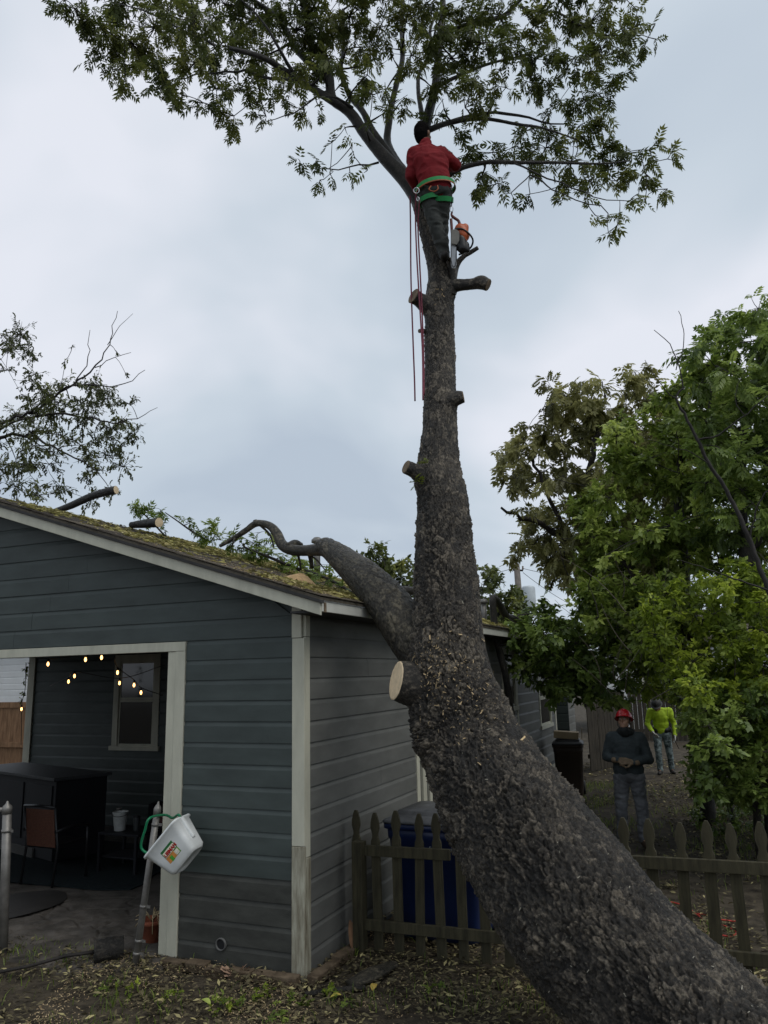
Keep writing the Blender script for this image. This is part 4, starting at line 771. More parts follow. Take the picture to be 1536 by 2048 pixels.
# left tree behind the roof
pl = [(-90, 690), (40, 650), (70, 720), (150, 760), (240, 760), (285, 850), (260, 920), (235, 985), (170, 1015), (100, 990), (60, 1010), (-80, 1010)]
tree('oval_leaved_tree', 'thinly leaved tree with bare twig tips rising behind the left roof slope', 'tree', at(-260, 1340, 15.5)*[1, 1, 0], [(-260, 1420, 15.5, 14.88), (-210, 1200, 15.2, 12.40), (-120, 1020, 15, 7.44), (-60, 900, 15, 4.34)],
     [[(-120, 1000, 15, 7.44), (0, 850, 14.8, 3.72), (60, 825, 14.6, 3.72), (130, 780, 14.5, 2.79), (190, 735, 14.4, 1.86), (215, 690, 14.3, 1.24), (235, 622, 14.3, 0.62)], [(-110, 940, 15, 5.58), (0, 858, 14.6, 3.10), (90, 828, 14.5, 2.79), (180, 838, 14.3, 1.86), (250, 845, 14.2, 1.24), (315, 815, 14.1, 0.50)], [(60, 825, 14.6, 2.48), (140, 775, 14.4, 1.86), (230, 770, 14.3, 1.24), (290, 740, 14.2, 0.62)], [(-60, 900, 15, 4.96), (40, 870, 14.9, 3.10), (120, 900, 14.6, 1.86), (190, 940, 14.5, 1.24)], [(190, 735, 14.4, 1.24), (220, 720, 14.3, 0.87), (262, 705, 14.2, 0.50)], [(150, 770, 14.4, 1.55), (175, 720, 14.4, 0.93), (180, 660, 14.4, 0.50)], [(215, 690, 14.3, 0.93), (240, 655, 14.3, 0.62), (266, 627, 14.3, 0.37)]],
     clumps_poly(pl, 14.8, .8, 25, 92, .62)+[(at(x, y, 14.5), r*pxm(x, y, 14.5)) for x, y, r in ((45, 675, 12), (20, 678, 10), (250, 745, 9), (230, 700, 8), (145, 690, 8), (280, 850, 6), (265, 870, 7), (130, 720, 12), (190, 880, 20))],
     .105, 11.5, OVAL, L_GREY, M_BARK3, 'trees around the yard', .42, .5, rt=.006, rmax=.03, fill=1.15)
# bare shoots at the left tree's right edge
# walnut like tree at the right
pw = [(985, 950), (1000, 900), (1060, 850), (1080, 800), (1110, 770), (1180, 755), (1270, 745), (1330, 790), (1380, 830), (1400, 1000), (1330, 1120), (1240, 1180), (1150, 1170), (1090, 1120), (1010, 1105), (1000, 1070), (1050, 1060), (990, 985)]
tree('walnut_tree', 'tall tree with brownish drooping compound leaves right of the utility pole', 'tree', at(1440, 1420, 15)*[1, 1, 0], [(1440, 1480, 15, 15), (1360, 1300, 15, 13), (1235, 1160, 14.9, 16), (1180, 1110, 14.8, 12), (1140, 1080, 14.7, 9), (1085, 1055, 14.6, 5)],
     [[(1100, 1060, 14.6, 6), (1075, 1045, 14.5, 5.5), (1045, 1034, 14.4, 5), (1022, 1026, 14.3, 3.6), (1002, 1015, 14.2, 2.5)], [(1180, 1110, 14.8, 10), (1170, 1000, 14.8, 7), (1190, 880, 14.9, 5), (1210, 790, 15, 3)], [(1235, 1160, 15, 10), (1260, 1020, 15.2, 7), (1300, 880, 15.4, 4)], [(1140, 1080, 14.7, 6), (1090, 980, 14.5, 4), (1060, 900, 14.4, 3)]],
     clumps_poly(pw, 14.9, .8, 30, 185, .5), .21, 11, BIGP, L_BROWN, M_BARK3, 'trees around the yard', .60, .55, rt=.008, rmax=.045)
# tall dense trees at the right
p1 = [(1170, 1000), (1240, 850), (1330, 800), (1380, 720), (1440, 700), (1450, 900), (1420, 1100), (1380, 1260), (1220, 1290), (1160, 1250)]
tree('elm_tree', 'dense green elm with pale twigs behind the bare dead stem', 'tree', at(1400, 1520, 12.5)*[1, 1, 0], [(1405, 1560, 12.5, 15), (1395, 1350, 12.5, 13), (1370, 1150, 12.6, 10), (1350, 960, 12.7, 9)],
     [[(1350, 960, 12.7, 7), (1400, 820, 12.8, 4), (1420, 720, 12.9, 2)], [(1395, 1350, 12.5, 14), (1300, 1200, 12.3, 8), (1230, 1100, 12.2, 4)]], clumps_poly(p1, 12.6, .9, 34, 165, .5), .17, 20, CLU, L_GREEN, M_BARK3, 'trees around the yard', .66, .3, rt=.008, rmax=.05)
p2 = [(1400, 700), (1450, 650), (1500, 620), (1600, 600), (1720, 640), (1720, 1300), (1440, 1300), (1400, 1000)]
tree('ash_tree', 'tall leafy ash at the right edge with feathery top sprays', 'tree', at(1620, 1560, 10.6)*[1, 1, 0], [(1640, 1640, 10.4, 30), (1590, 1400, 10.5, 26), (1530, 1230, 10.6, 22), (1495, 1120, 10.7, 17), (1480, 1000, 10.9, 11), (1490, 860, 11, 9), (1520, 700, 11, 4)],
     [[(1495, 1120, 10.7, 10), (1560, 960, 10.6, 7), (1600, 800, 10.6, 4)], [(1480, 1000, 10.9, 7), (1430, 880, 11, 4), (1420, 760, 11, 2.5)]], clumps_poly(p2, 10.8, .8, 42, 150, .52), .17, 15, BIGP, L_DEEP, M_BARK3, 'trees around the yard', .66, .4, rt=.008, rmax=.05)
# overgrown shrubs along the right side
for nm, lb_, poly, Y, sd, npc, rp, lsz, tm, lm, tn, bx in (
    ('overgrown_shrub', 'bright yellow green shrub spilling over the path beside the helmeted man', [(1290, 1230), (1340, 1170), (1420, 1150), (1560, 1130), (1700, 1180), (1700, 1450), (1500, 1480), (1375, 1430), (1330, 1360)], 9.6, .55, 130, 34, .135, CLU, L_LIME, .56, 1480),
    ('overgrown_shrub', 'darker green shrub hanging low to the ground at the right edge', [(1370, 1370), (1420, 1360), (1600, 1370), (1700, 1420), (1700, 1610), (1480, 1600), (1400, 1580), (1372, 1470)], 10.0, .7, 230, 32, .15, CLU, L_DEEP, .62, 1500),
    ('overgrown_shrub', 'shaded shrub with long twigs between the walnut tree and the path', [(1160, 1190), (1240, 1170), (1340, 1140), (1370, 1250), (1300, 1330), (1250, 1330), (1200, 1260)], 12.0, .8, 60, 30, .16, CLU, L_GREEN, .56, 1450),
    ('overgrown_shrub', 'leafy shrub hanging just above the head of the lime shirted worker', [(1240, 1280), (1300, 1265), (1370, 1290), (1395, 1375), (1350, 1392), (1300, 1385), (1255, 1370)], 14.2, .5, 50, 22, .14, CLU, L_LIME, .5, 1450)):
    cl_ = clumps_poly(poly, Y, sd, rp, npc, .6); b_ = at(bx, 1400, Y+.3)*[1, 1, 0]
    ctr = np.mean([c for c, r in cl_], axis=0)
    tk = np.array([[*b_, .05], [*(b_*.7+ctr*.3+[0, 0, .3]), .042], [*(b_*.35+ctr*.65), .03], [*ctr, .015]])
    tree(nm, lb_, 'shrub', b_, tk, [], cl_, lsz*.85, 18, tm, lm, M_BARK3, 'overgrown shrubs on the right side', tn, .35, rt=.004, rmax=.02, twig=.003, sun=.2)
# low undergrowth on the ground at the right
cl_ = []
for _ in range(120):
    x, y = rng.uniform(1385, 1640), rng.uniform(1510, 1660); p = ground(x, y+20); cl_.append((p+ZZ*.12, rng.uniform(.10, .24)))
s_ = Skel(); Lv = leaves_in(s_, cl_, 6, .11, CLU, .42, hang=.1, twig=.002)
tag(link('undergrowth', npmesh('undergrowth', Lv[0], Lv[1], attrs={'tone': Lv[2]}), None, L_DEEP), 'low creeping undergrowth along the right side of the path', 'undergrowth', kind='stuff')
# bare dead stem
bare = thing('dead_sapling', 'bare dark leafless sapling forking against the sky at the right', 'tree', at(1600, 1420, 8.6)*[1, 1, 0])
BT = [[(1620, 1520, 8.6, 9), (1560, 1260, 8.7, 8), (1500, 1080, 8.8, 6.5), (1455, 985, 8.9, 5.5), (1420, 930, 8.9, 5), (1395, 880, 8.9, 4.5), (1365, 820, 8.9, 3.6), (1352, 795, 8.9, 3), (1368, 775, 8.9, 2.4)], [(1366, 776, 8.9, 2.2), (1360, 740, 8.9, 1.8), (1352, 715, 8.9, 1.5), (1335, 685, 8.9, 1.2), (1308, 660, 8.9, .9)], [(1352, 740, 8.9, 1.5), (1366, 700, 8.9, 1.3), (1366, 660, 8.9, 1.1), (1357, 622, 8.9, .8)], [(1352, 797, 8.9, 1.8), (1322, 770, 8.9, 1.3), (1290, 720, 8.9, .8)], [(1395, 880, 8.9, 3.2), (1440, 868, 8.8, 2.4), (1490, 830, 8.7, 1.8), (1560, 770, 8.6, 1)], [(1490, 832, 8.7, 1.3), (1470, 790, 8.7, 1), (1500, 720, 8.7, .6)], [(1420, 930, 8.9, 2), (1380, 905, 8.9, 1.3), (1300, 880, 8.9, .7)], [(1500, 1080, 8.8, 3), (1520, 1000, 8.7, 2), (1580, 950, 8.6, 1.2)], [(1535, 1180, 8.7, 3), (1450, 1150, 8.6, 2), (1360, 1120, 8.5, 1)]]
for i, L in enumerate(BT):
    q, _ = resample(pixpath(L), .08); q[:, 3] *= .72; q[1:-1, :3] += rng.normal(0, .006, q[1:-1, :3].shape); P_, F_ = tube_arrays(q[:, :3], q[:, 3], 8); link('trunk' if i == 0 else 'branch', npmesh('trunk', P_.reshape(-1, 3), F_, True), bare, M_TWIG2)
# small twiggy stems inside the shrubs
sk2 = Skel()
for _ in range(70):
    x, y = rng.uniform(1190, 1540), rng.uniform(1130, 1500); Y = rng.uniform(9.2, 12.5); a = at(x, y, Y); d = rng.normal(0, .5, 3); d[2] = abs(d[2])*.6+.3; d *= rng.uniform(.5, 1.2); m_ = a+d*.5+rng.normal(0, .08, 3); t_ = np.linspace(0, 1, 7)[:, None]
    sk2.paths.append(np.hstack([(1-t_)**2*a+2*t_*(1-t_)*m_+t_*t_*(a+d), .007*(1-.7*t_)]))
tag(link('dry_twigs', sk2.mesh('dry_twigs', 0, 4), None, mat('pale_dry_twig', (.10, .085, .065), .8, .3, 20)), 'tangle of thin dry twigs inside the shrubs on the right', 'twigs', kind='stuff')
# far trees behind the house
for lb_, poly, Y, n_, rp, lsz, lm, tx in (
    ('rounded yellow green tree showing above the roof behind the forked limb', [(685, 1120), (720, 1095), (760, 1090), (800, 1120), (830, 1135), (850, 1200), (820, 1215), (700, 1180)], 24, 46, 20, .26, L_OLIVE, 770),
    ('far green tree behind the roof just left of the utility pole', [(940, 1165), (975, 1138), (1005, 1150), (1040, 1170), (1062, 1230), (1050, 1260), (940, 1250)], 30, 50, 20, .30, L_OLIVE, 995),
    ('far tree row filling the gap at the end of the side path', [(1040, 1255), (1100, 1250), (1170, 1300), (1240, 1330), (1330, 1350), (1330, 1440), (1200, 1440), (1050, 1340)], 34, 60, 22, .34, L_GREEN, 1215)):
    b_ = at(tx, 1390, Y)*[1, 1, 0]; cl_ = clumps_poly(poly, Y, 1.0, rp, n_, .55); ctr = np.mean([c for c, r in cl_], axis=0)
    tree('far_tree', lb_, 'tree', b_, np.array([[*b_, .22], [*(b_*.5+ctr*.5), .16], [*ctr, .07]]), [], cl_, lsz, 14, CLU, lm, M_BARK3, 'trees far behind the house', .42, .3, rt=.012, rmax=.06)
# fallen leafy limb hanging over the far roof edge and side wall
fl = [(1040, 1235), (1100, 1225), (1160, 1265), (1230, 1300), (1255, 1370), (1240, 1410), (1195, 1400), (1150, 1385), (1110, 1390), (1060, 1360), (1028, 1310), (1015, 1265)]
tree('fallen_limb', 'fallen leafy green limb draped over the roof edge and side wall', 'branch', at(1050, 1250, 13.0), [(955, 1216, 11.6, 7), (985, 1220, 12, 7), (1012, 1232, 12.4, 7), (1032, 1238, 12.8, 6), (1046, 1258, 13, 5)], [[(1040, 1240, 12.9, 3), (1100, 1280, 13, 2.5), (1160, 1325, 13, 2), (1235, 1365, 12.8, 1)], [(1032, 1238, 12.8, 3), (1070, 1225, 13.2, 2), (1110, 1235, 13.3, 1)]],
     clumps_poly(fl, 12.9, .5, 24, 135, .5)+[(at(x, y, 13.2), 17*pxm(x, y, 13.2)) for x, y in ((1050, 1225), (1085, 1200), (1100, 1215), (1120, 1235), (1060, 1250))], .17, 15, CLU, L_DEEP, M_BARK3, None, .6, .45, rt=.004, rmax=.02, sun=.2)
# dark crooked limb lying along the roof behind the tree
fb = thing('cut_limb', 'dark crooked limb lying along the roof behind the trunk', 'branch', at(760, 1150, 9.6))
q = pixpath([(700, 1125, 9.2, 6), (722, 1140, 9.3, 11), (750, 1152, 9.5, 13), (775, 1172, 9.7, 12), (800, 1180, 9.9, 9), (850, 1185, 10.3, 8), (905, 1200, 10.9, 8), (950, 1213, 11.4, 7)]); Pq, Fq_, _, pq, _ = bark_sweep(q, .02, 36, .008, .04, 5, .08)
link('limb', npmesh('limb', *end_caps(Pq, Fq_, pq), True, attrs={'tone': np.append(LAST_TONE, [.3, .3])}), fb, M_BARK3)
print('LEAF TRIS', ALLC['n'], len(LV[1]))

# ================================================================== far buildings, gate, pole
M_WHITE = mat('white_house_paint', (.62, .63, .62), .6, .06, 3); M_CEDAR = mat('cedar_boards', (.16, .085, .042), .8, .3, 5, .3, 60, .3, stretch=(5, 5, .6), col2=(.27, .155, .082))
def lap_house(name, label, o, e, n, L, H, exp, base=0, roofh=.8, win=(), wmat=M_WHITE):
    t = thing(name, label, 'house', o); k = 0
    m = MB(); m.add([o+e*a-n*d+ZZ*z for z in (0, H) for a, d in ((0, .004), (L, .004), (L, 5), (0, 5))], [(0, 3, 2, 1), (4, 5, 6, 7), (0, 1, 5, 4), (1, 2, 6, 5), (2, 3, 7, 6), (3, 0, 4, 7)]); m.build('wall', M_WHITE, t)
    while base+(k+1)*exp < H: board(o, e, n, 0, L, base+k*exp, base+(k+1)*exp, wmat, 'siding_board', t); k += 1
    m = MB(); m.add([o+e*-.4+n*.4+ZZ*H, o+e*(L+.4)+n*.4+ZZ*H, o+e*(L+.4)-n*2.5+ZZ*(H+roofh), o-e*.4-n*2.5+ZZ*(H+roofh), o+e*-.4-n*5.4+ZZ*H, o+e*(L+.4)-n*5.4+ZZ*H, o+e*-.4+n*.4+ZZ*(H-.12), o+e*(L+.4)+n*.4+ZZ*(H-.12)], [(0, 1, 2, 3), (3, 2, 5, 4), (6, 7, 1, 0)]); m.build('roof', M_SHING, t)
    for a0, a1, z0, z1 in win:
        m = MB(); V_ = [o+e*a+n*d+ZZ*z for d in (.02, .06) for a, z in ((a0, z0), (a1, z0), (a1, z1), (a0, z1))]; m.add(V_, [(0, 3, 2, 1), (4, 5, 6, 7), (0, 1, 5, 4), (1, 2, 6, 5), (2, 3, 7, 6), (3, 0, 4, 7)]); f = m.build('window', M_TRIM, t)
        m = MB(); V_ = [o+e*a+n*d+ZZ*z for d in (.055, .066) for a, z in ((a0+.08, z0+.08), (a1-.08, z0+.08), (a1-.08, z1-.08), (a0+.08, z1-.08))]; m.add(V_, [(4, 5, 6, 7), (0, 1, 5, 4), (1, 2, 6, 5), (2, 3, 7, 6), (3, 0, 4, 7)]); m.build('pane', M_GLASS, f)
    return t
lo = at(95, 1370, 22.5)*[1, 1, 0]; lap_house('white_house', 'white lap sided neighbouring house seen through the left end of the porch', lo, LEFT, -BACK, 9, 3.6, .178)
ro = at(1205, 1340, 30)*[1, 1, 0]; re_ = np.array([.97, -.24, 0]); rn = np.array([-.24, -.97, 0]); lap_house('white_house', 'pale house glimpsed between the leaves at the end of the side path', ro, re_, rn, 8, 3.4, .178, roofh=1.2, win=((1.4, 2.3, 1.1, 2.4), (4.4, 5.4, 1.1, 2.4)))
# cedar board fence behind the porch on the left
co = at(110, 1405, 20.0); ch = co[2]; co = co*[1, 1, 0]
cf = thing('board_fence', 'brown cedar board fence seen through the left end of the porch', 'fence', co)
for i in range(40):
    p = co+LEFT*(i*.142); m = MB(); hgt = ch-.10+random.uniform(-.008, .008); V_ = [p+LEFT*a-BACK*d+ZZ*z for d in (0, .02+random.uniform(0, .004)) for a, z in ((0, .03), (.137, .03), (.137, hgt), (0, hgt))]
    m.add(V_, [(0, 3, 2, 1), (4, 5, 6, 7), (0, 1, 5, 4), (1, 2, 6, 5), (2, 3, 7, 6), (3, 0, 4, 7)]); m.build('plank', M_CEDAR, cf)
def bar(a, b, w_, h_, name, mt, parent):
    d = (b-a)/np.linalg.norm(b-a); m = MB(); m.box((a+b)/2, (np.linalg.norm(b-a), w_, h_), rotm(d)); return m.build(name, mt, parent)
bar(co+ZZ*(ch-.05), co+LEFT*5.7+ZZ*(ch-.05), .10, .14, 'rail', M_CEDAR, cf); bar(co-BACK*.06+ZZ*.78, co-BACK*.06+LEFT*5.7+ZZ*.78, .05, .12, 'rail', M_CEDAR, cf); bar(co-BACK*.06+ZZ*.16, co-BACK*.06+LEFT*5.7+ZZ*.16, .05, .16, 'rail', M_TRIM, cf)
# dark plank gate at the far corner of the house, and a darker fence at the end of the path
def plank_fence(name, label, cat, a, b, h, mt, step=.145, group=None):
    t = thing(name, label, cat, a); d = (b-a)/np.linalg.norm(b-a); n_ = np.cross(d, ZZ); k = int(np.linalg.norm(b-a)/step)
    for i in range(k):
        p = a+d*(i*step); hh = h+random.uniform(-.02, .02); m = MB(); m.box(p+d*step*.48+ZZ*(hh/2+.03)+n_*random.uniform(-.004, .004), (step*.94, .02, hh), np.stack([d, n_, ZZ], 1)); m.build('plank', mt, t)
    for z in (.35, h-.25): bar(a-n_*.03+ZZ*z, b-n_*.03+ZZ*z, .04, .09, 'rail', mt, t)
    return t
M_DKFENCE = mat('dark_fence_wood', (.022, .018, .013), .8, .4, 5, .3, 60, .3, stretch=(5, 5, .6), col2=(.06, .05, .036))
ga = ground(1182, 1545); gb2 = ground(1262, 1530)
plank_fence('plank_gate', 'dark plank gate at the far corner of the blue house behind the helmeted man', 'gate', ga, gb2, 1.75, M_DKFENCE)
ea = at(1255, 1400, 26)*[1, 1, 0]; plank_fence('plank_fence', 'shadowy plank fence closing the far end of the side path', 'fence', ea, ea+np.array([12, -3.5, 0]), 1.8, M_DKFENCE)
gp2 = ground(1186, 1549)
# utility pole with transformer and wires
po = at(1056, 1400, 36)*[1, 1, 0]; pt = at(1033, 1128, 36); up_ = thing('utility_pole', 'weathered wooden utility pole with a pale transformer above the roof', 'utility pole', po)
m = MB(); m.tube([po, (po+pt)/2, pt], [.19, .17, .14], 12); m.build('pole', mat('pole_wood', (.13, .115, .10), .8, .3, 6), up_)
tf = at(1058, 1196, 35.6); m = MB(); m.lathe(tf-ZZ*.55, [(.05, 0), (.30, .02), (.31, .1), (.31, 1.0), (.27, 1.08), (.06, 1.12)], 18); m.build('transformer', mat('transformer_paint', (.42, .46, .48), .5, .1, 4), up_)
a_ = at(1026, 1140, 36); b_ = at(1046, 1141, 36); bar(a_, b_, .08, .08, 'crossarm', M_TWIG2, up_)
for q_ in (a_, b_): m = MB(); m.lathe(q_+ZZ*.04, [(.03, 0), (.05, .05), (.03, .1), (.05, .14), (.01, .18)], 8); m.build('insulator', M_CUTDARK, up_)
for i, (p, q_, sag, r) in enumerate(((at(1046, 1137, 36), at(1400, 1150, 40), .5, .012), (at(1026, 1137, 36), at(700, 1150, 40), .5, .012), (at(1050, 1212, 36), at(905, 1225, 30), .3, .016), (at(1046, 1145, 36), at(1230, 1240, 45), .4, .012))):
    t_ = np.linspace(0, 1, 20)[:, None]; pts_ = p+(q_-p)*t_-ZZ*sag*4*t_*(1-t_); m = MB(); m.tube(pts_, r, 5)
    tag(m.build('power_line', M_DKMETAL), ['thin power line running right from the pole top', 'thin power line running left from the pole top behind the tree', 'service wire dropping from the pole to the roof', 'power line slanting down right from the pole into the trees'][i], 'wire', 'power lines')

# ================================================================== people
def blob(prims, voxel=.012, smooth=4, wr=0, wscale=(9, 9, 14), seed=0, subd=0):
    m = MB()
    for pr in prims:
        if pr[0] == 'c':
            p0, r0, p1, r1 = np.asarray(pr[1], float), pr[2], np.asarray(pr[3], float), pr[4]; d = p1-p0; L = np.linalg.norm(d); d = d/L if L > 1e-6 else ZZ; R_ = rotm(d); V_ = []; n = 14; rings = [(-math.cos(a)*r0, math.sin(a)*r0) for a in np.linspace(.15, math.pi/2, 5)]+[(L+math.sin(a)*r1, math.cos(a)*r1) for a in np.linspace(0, math.pi/2-.15, 5)]
            for z, r in rings:
                for t in np.linspace(0, 2*math.pi, n, endpoint=False): V_.append(p0+R_@np.array([z, r*math.cos(t), r*math.sin(t)]))
            k = len(rings); m.add(V_, [(i*n+j, i*n+(j+1) % n, (i+1)*n+(j+1) % n, (i+1)*n+j) for i in range(k-1) for j in range(n)]+[tuple(range(n))[::-1], tuple((k-1)*n+j for j in range(n))])
        else:
            c, rad = np.asarray(pr[1], float), np.asarray(pr[2], float); R_ = np.eye(3) if len(pr) < 4 else np.asarray(pr[3]); n, k = 18, 12; V_ = []
            for a in np.linspace(.12, math.pi-.12, k):
                for t in np.linspace(0, 2*math.pi, n, endpoint=False): V_.append(c+R_@(rad*np.array([math.sin(a)*math.cos(t), math.sin(a)*math.sin(t), math.cos(a)])))
            m.add(V_, [(i*n+j, i*n+(j+1) % n, (i+1)*n+(j+1) % n, (i+1)*n+j) for i in range(k-1) for j in range(n)]+[tuple(range(n))[::-1], tuple((k-1)*n+j for j in range(n))])
    me = m.mesh('tmp'); o = bpy.data.objects.new('tmp', me); C.objects.link(o)
    r = o.modifiers.new('r', 'REMESH'); r.mode = 'VOXEL'; r.voxel_size = voxel; s_ = o.modifiers.new('s', 'SMOOTH'); s_.factor = .6; s_.iterations = smooth
    me2 = bpy.data.meshes.new_from_object(o.evaluated_get(bpy.context.evaluated_depsgraph_get())); bpy.data.objects.remove(o)
    if wr:
        n = len(me2.vertices); co = np.zeros(n*3, np.float32); me2.vertices.foreach_get('co', co); no = np.zeros(n*3, np.float32); me2.vertices.foreach_get('normal', no); co = co.reshape(-1, 3); no = no.reshape(-1, 3)
        q = co*np.array(wscale)+1.2*np.stack([vnoise(co*7, seed), vnoise(co*7, seed+1), vnoise(co*7, seed+2)], -1); h = 1-2*np.abs(fbm(q, 2, seed)-.5)*2; co += no*(wr*(h-.4))[:, None]; me2.vertices.foreach_set('co', co.ravel().astype(np.float32))
    me2.polygons.foreach_set('use_smooth', np.ones(len(me2.polygons), bool)); me2.update(); return me2
def hand_prims(w_, d, pn, side, sc=1.0, curl=.9):
    """w_ wrist, d direction of the fingers, pn palm normal, thumb on side"""
    d = d/np.linalg.norm(d); pn = pn-d*(pn@d); pn /= np.linalg.norm(pn); s_ = np.cross(d, pn)*side; P_ = []
    for k in (-.028, -.009, .010, .028): P_.append(('c', w_+d*.015*sc+s_*k*.7*sc, .017*sc, w_+d*.085*sc+s_*k*1.05*sc, .013*sc))
    for k, L in ((-.030, .060), (-.010, .074), (.011, .080), (.031, .072)):
        a = w_+d*.088*sc+s_*k*1.1*sc; b = a+(d*math.cos(curl*.5)+pn*math.sin(curl*.5))*L*.5*sc; c = b+(d*math.cos(curl*1.3)+pn*math.sin(curl*1.3))*L*.5*sc
        P_ += [('c', a, .0105*sc, b, .0095*sc), ('c', b, .0095*sc, c, .008*sc)]
    a = w_+d*.03*sc+s_*.03*sc; b = a+(d*.6+s_*.7+pn*.2)*.045*sc; c = b+(d*.85+s_*.15+pn*.45)*.035*sc
    return P_+[('c', a, .014*sc, b, .012*sc), ('c', b, .0115*sc, c, .0095*sc)]
def person(label, J, cfg):
    t = thing('person', label, 'person', cfg['base']); g = lambda k: np.asarray(J[k], float)
    hd, fwd, upv = g('head'), cfg['face']/np.linalg.norm(cfg['face']), cfg['up']/np.linalg.norm(cfg['up']); sd_ = np.cross(fwd, upv); sd_ /= np.linalg.norm(sd_); upv = np.cross(sd_, fwd); Rh = np.stack([sd_, fwd, upv], 1); hp_ = lambda x, y, z: hd+Rh@np.array([x, y, z])
    k = cfg.get('k', 1.0)
    B = [('e', hp_(0, -.008, .03), (.074, .092, .092), Rh), ('e', hp_(0, .018, -.035), (.060, .070, .075), Rh), ('c', hp_(0, .055, -.075), .030, hp_(0, .045, -.07), .034), ('c', hp_(0, .084, .018), .010, hp_(0, .103, -.018), .0135),
         ('c', hp_(.045, .045, -.012), .024, hp_(.02, .06, -.03), .022), ('c', hp_(-.045, .045, -.012), .024, hp_(-.02, .06, -.03), .022), ('c', hp_(-.035, .078, .034), .011, hp_(.035, .078, .034), .011),
         ('e', hp_(.076, -.012, .0), (.011, .022, .032), Rh), ('e', hp_(-.076, -.012, .0), (.011, .022, .032), Rh), ('c', hp_(-.018, .083, -.055), .0085, hp_(.018, .083, -.055), .0085),
         ('c', hd+Rh@np.array([0, -.02, -.05]), .052, g('neck'), .060)]
    ch, pe = g('chest'), g('pelvis'); W_ = cfg['w']
    B += [('c', g('shL'), .055, g('shR'), .055), ('c', ch, .12, pe, .11)]
    for s_ in 'LR':
        B += [('c', g('sh'+s_), .048, g('el'+s_), .038), ('c', g('el'+s_), .038, g('wr'+s_), .027), ('c', g('hip'+s_), .075, g('kn'+s_), .050), ('c', g('kn'+s_), .050, g('an'+s_), .035), ('c', g('an'+s_), .035, g('to'+s_), .03), ('c', ch, .08, g('sh'+s_), .05)]
        B += hand_prims(g('wr'+s_), cfg['hd'+s_], cfg['pn'+s_], 1 if s_ == 'R' else -1, .95)
    o = link('body', blob(B, .0085, 3), t, cfg['skin'])
    # shirt, trousers, boots, gloves
    S = []
    lat = g('shR')-g('shL'); lat /= np.linalg.norm(lat); spine = g('neck')-pe; spine /= np.linalg.norm(spine); dep = np.cross(lat, spine); dep /= np.linalg.norm(dep); Rt = np.stack([lat, dep, spine], 1)
    wa = pe*.72+ch*.28; S += [('e', ch*.95+g('neck')*.05, (W_*.92, .128*k, .20), Rt), ('e', ch*.55+pe*.45, (W_*.86*cfg.get('belly', 1), .128*k*cfg.get('belly', 1), .20), Rt), ('e', pe+spine*.07, (W_*.86, .130*k, .12), Rt), ('e', pe*.8+ch*.2, (W_*.87*cfg.get('belly', 1), .13*k, .16), Rt)]
    for s_ in 'LR':
        S += [('c', g('neck')*.85+ch*.15, .065, g('sh'+s_), .072*k), ('c', g('sh'+s_), .076*k, g('el'+s_), .058*k), ('c', g('el'+s_), .058*k, g('wr'+s_)*.97+g('el'+s_)*.03, .042), ('c', ch*.75+g('sh'+s_)*.25, .11, g('sh'+s_)*.8+ch*.2, .09)]
    if cfg.get('collar'): S += [('c', g('neck')-spine*.05, .082, g('neck')+spine*.010, .066)]
    link('shirt', blob(S, .010, 4, cfg.get('swr', .006), cfg.get('swsc', (8, 8, 16)), 3), t, cfg['shirt'])
    Tt = [('e', pe, (W_*.84, .125*k, .12), Rt)]
    for s_ in 'LR': Tt += [('c', g('hip'+s_), .098*k, g('kn'+s_), .072*k), ('c', g('kn'+s_), .072*k, g('an'+s_)+(g('kn'+s_)-g('an'+s_))*.05, .062*k), ('c', pe, .10, g('hip'+s_), .10*k)]
    link('trousers', blob(Tt, .010, 3, .013, (7, 7, 18), 9), t, cfg['pants'])
    for s_ in 'LR':
        a, b = g('an'+s_), g('to'+s_); d = b-a; d[2] = 0; d /= np.linalg.norm(d)+1e-9; sole = np.array([*b[:2], b[2]])
        link('boot', blob([('c', a+ZZ*.07, .052, a-ZZ*.01, .055), ('c', a-ZZ*.03-d*.03, .048, b-ZZ*.005, .042), ('c', a-ZZ*.03, .05, b+d*.02, .038)], .008, 3), t, cfg['boots'])
        if cfg.get('gloves') is not None:
            w0 = g('wr'+s_); link('glove', blob(hand_prims(w0, cfg['hd'+s_], cfg['pn'+s_], 1 if s_ == 'R' else -1, 1.15, .7)+[('c', w0-cfg['hd'+s_]/np.linalg.norm(cfg['hd'+s_])*.05, .036, w0+cfg['hd'+s_]/np.linalg.norm(cfg['hd'+s_])*.02, .032)], .0055, 2), t, cfg['gloves'])
    return t, hp_, Rh
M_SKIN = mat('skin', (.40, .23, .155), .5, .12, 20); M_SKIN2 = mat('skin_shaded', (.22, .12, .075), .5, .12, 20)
M_BOOT = mat('brown_boot_leather', (.055, .036, .024), .6, .3, 12); M_BOOTB = mat('dark_boot', (.018, .016, .014), .6, .3, 12)
M_CHAR = mat('charcoal_shirt', (.045, .056, .060), .8, .2, 12, .3, 300, .25); M_JEAN = mat('grey_jeans', (.13, .135, .145), .85, .35, 7, .4, 260, .25)
M_HAIR = mat('black_hair', (.006, .005, .005), .95, .3, 60, .6, 150, .05)
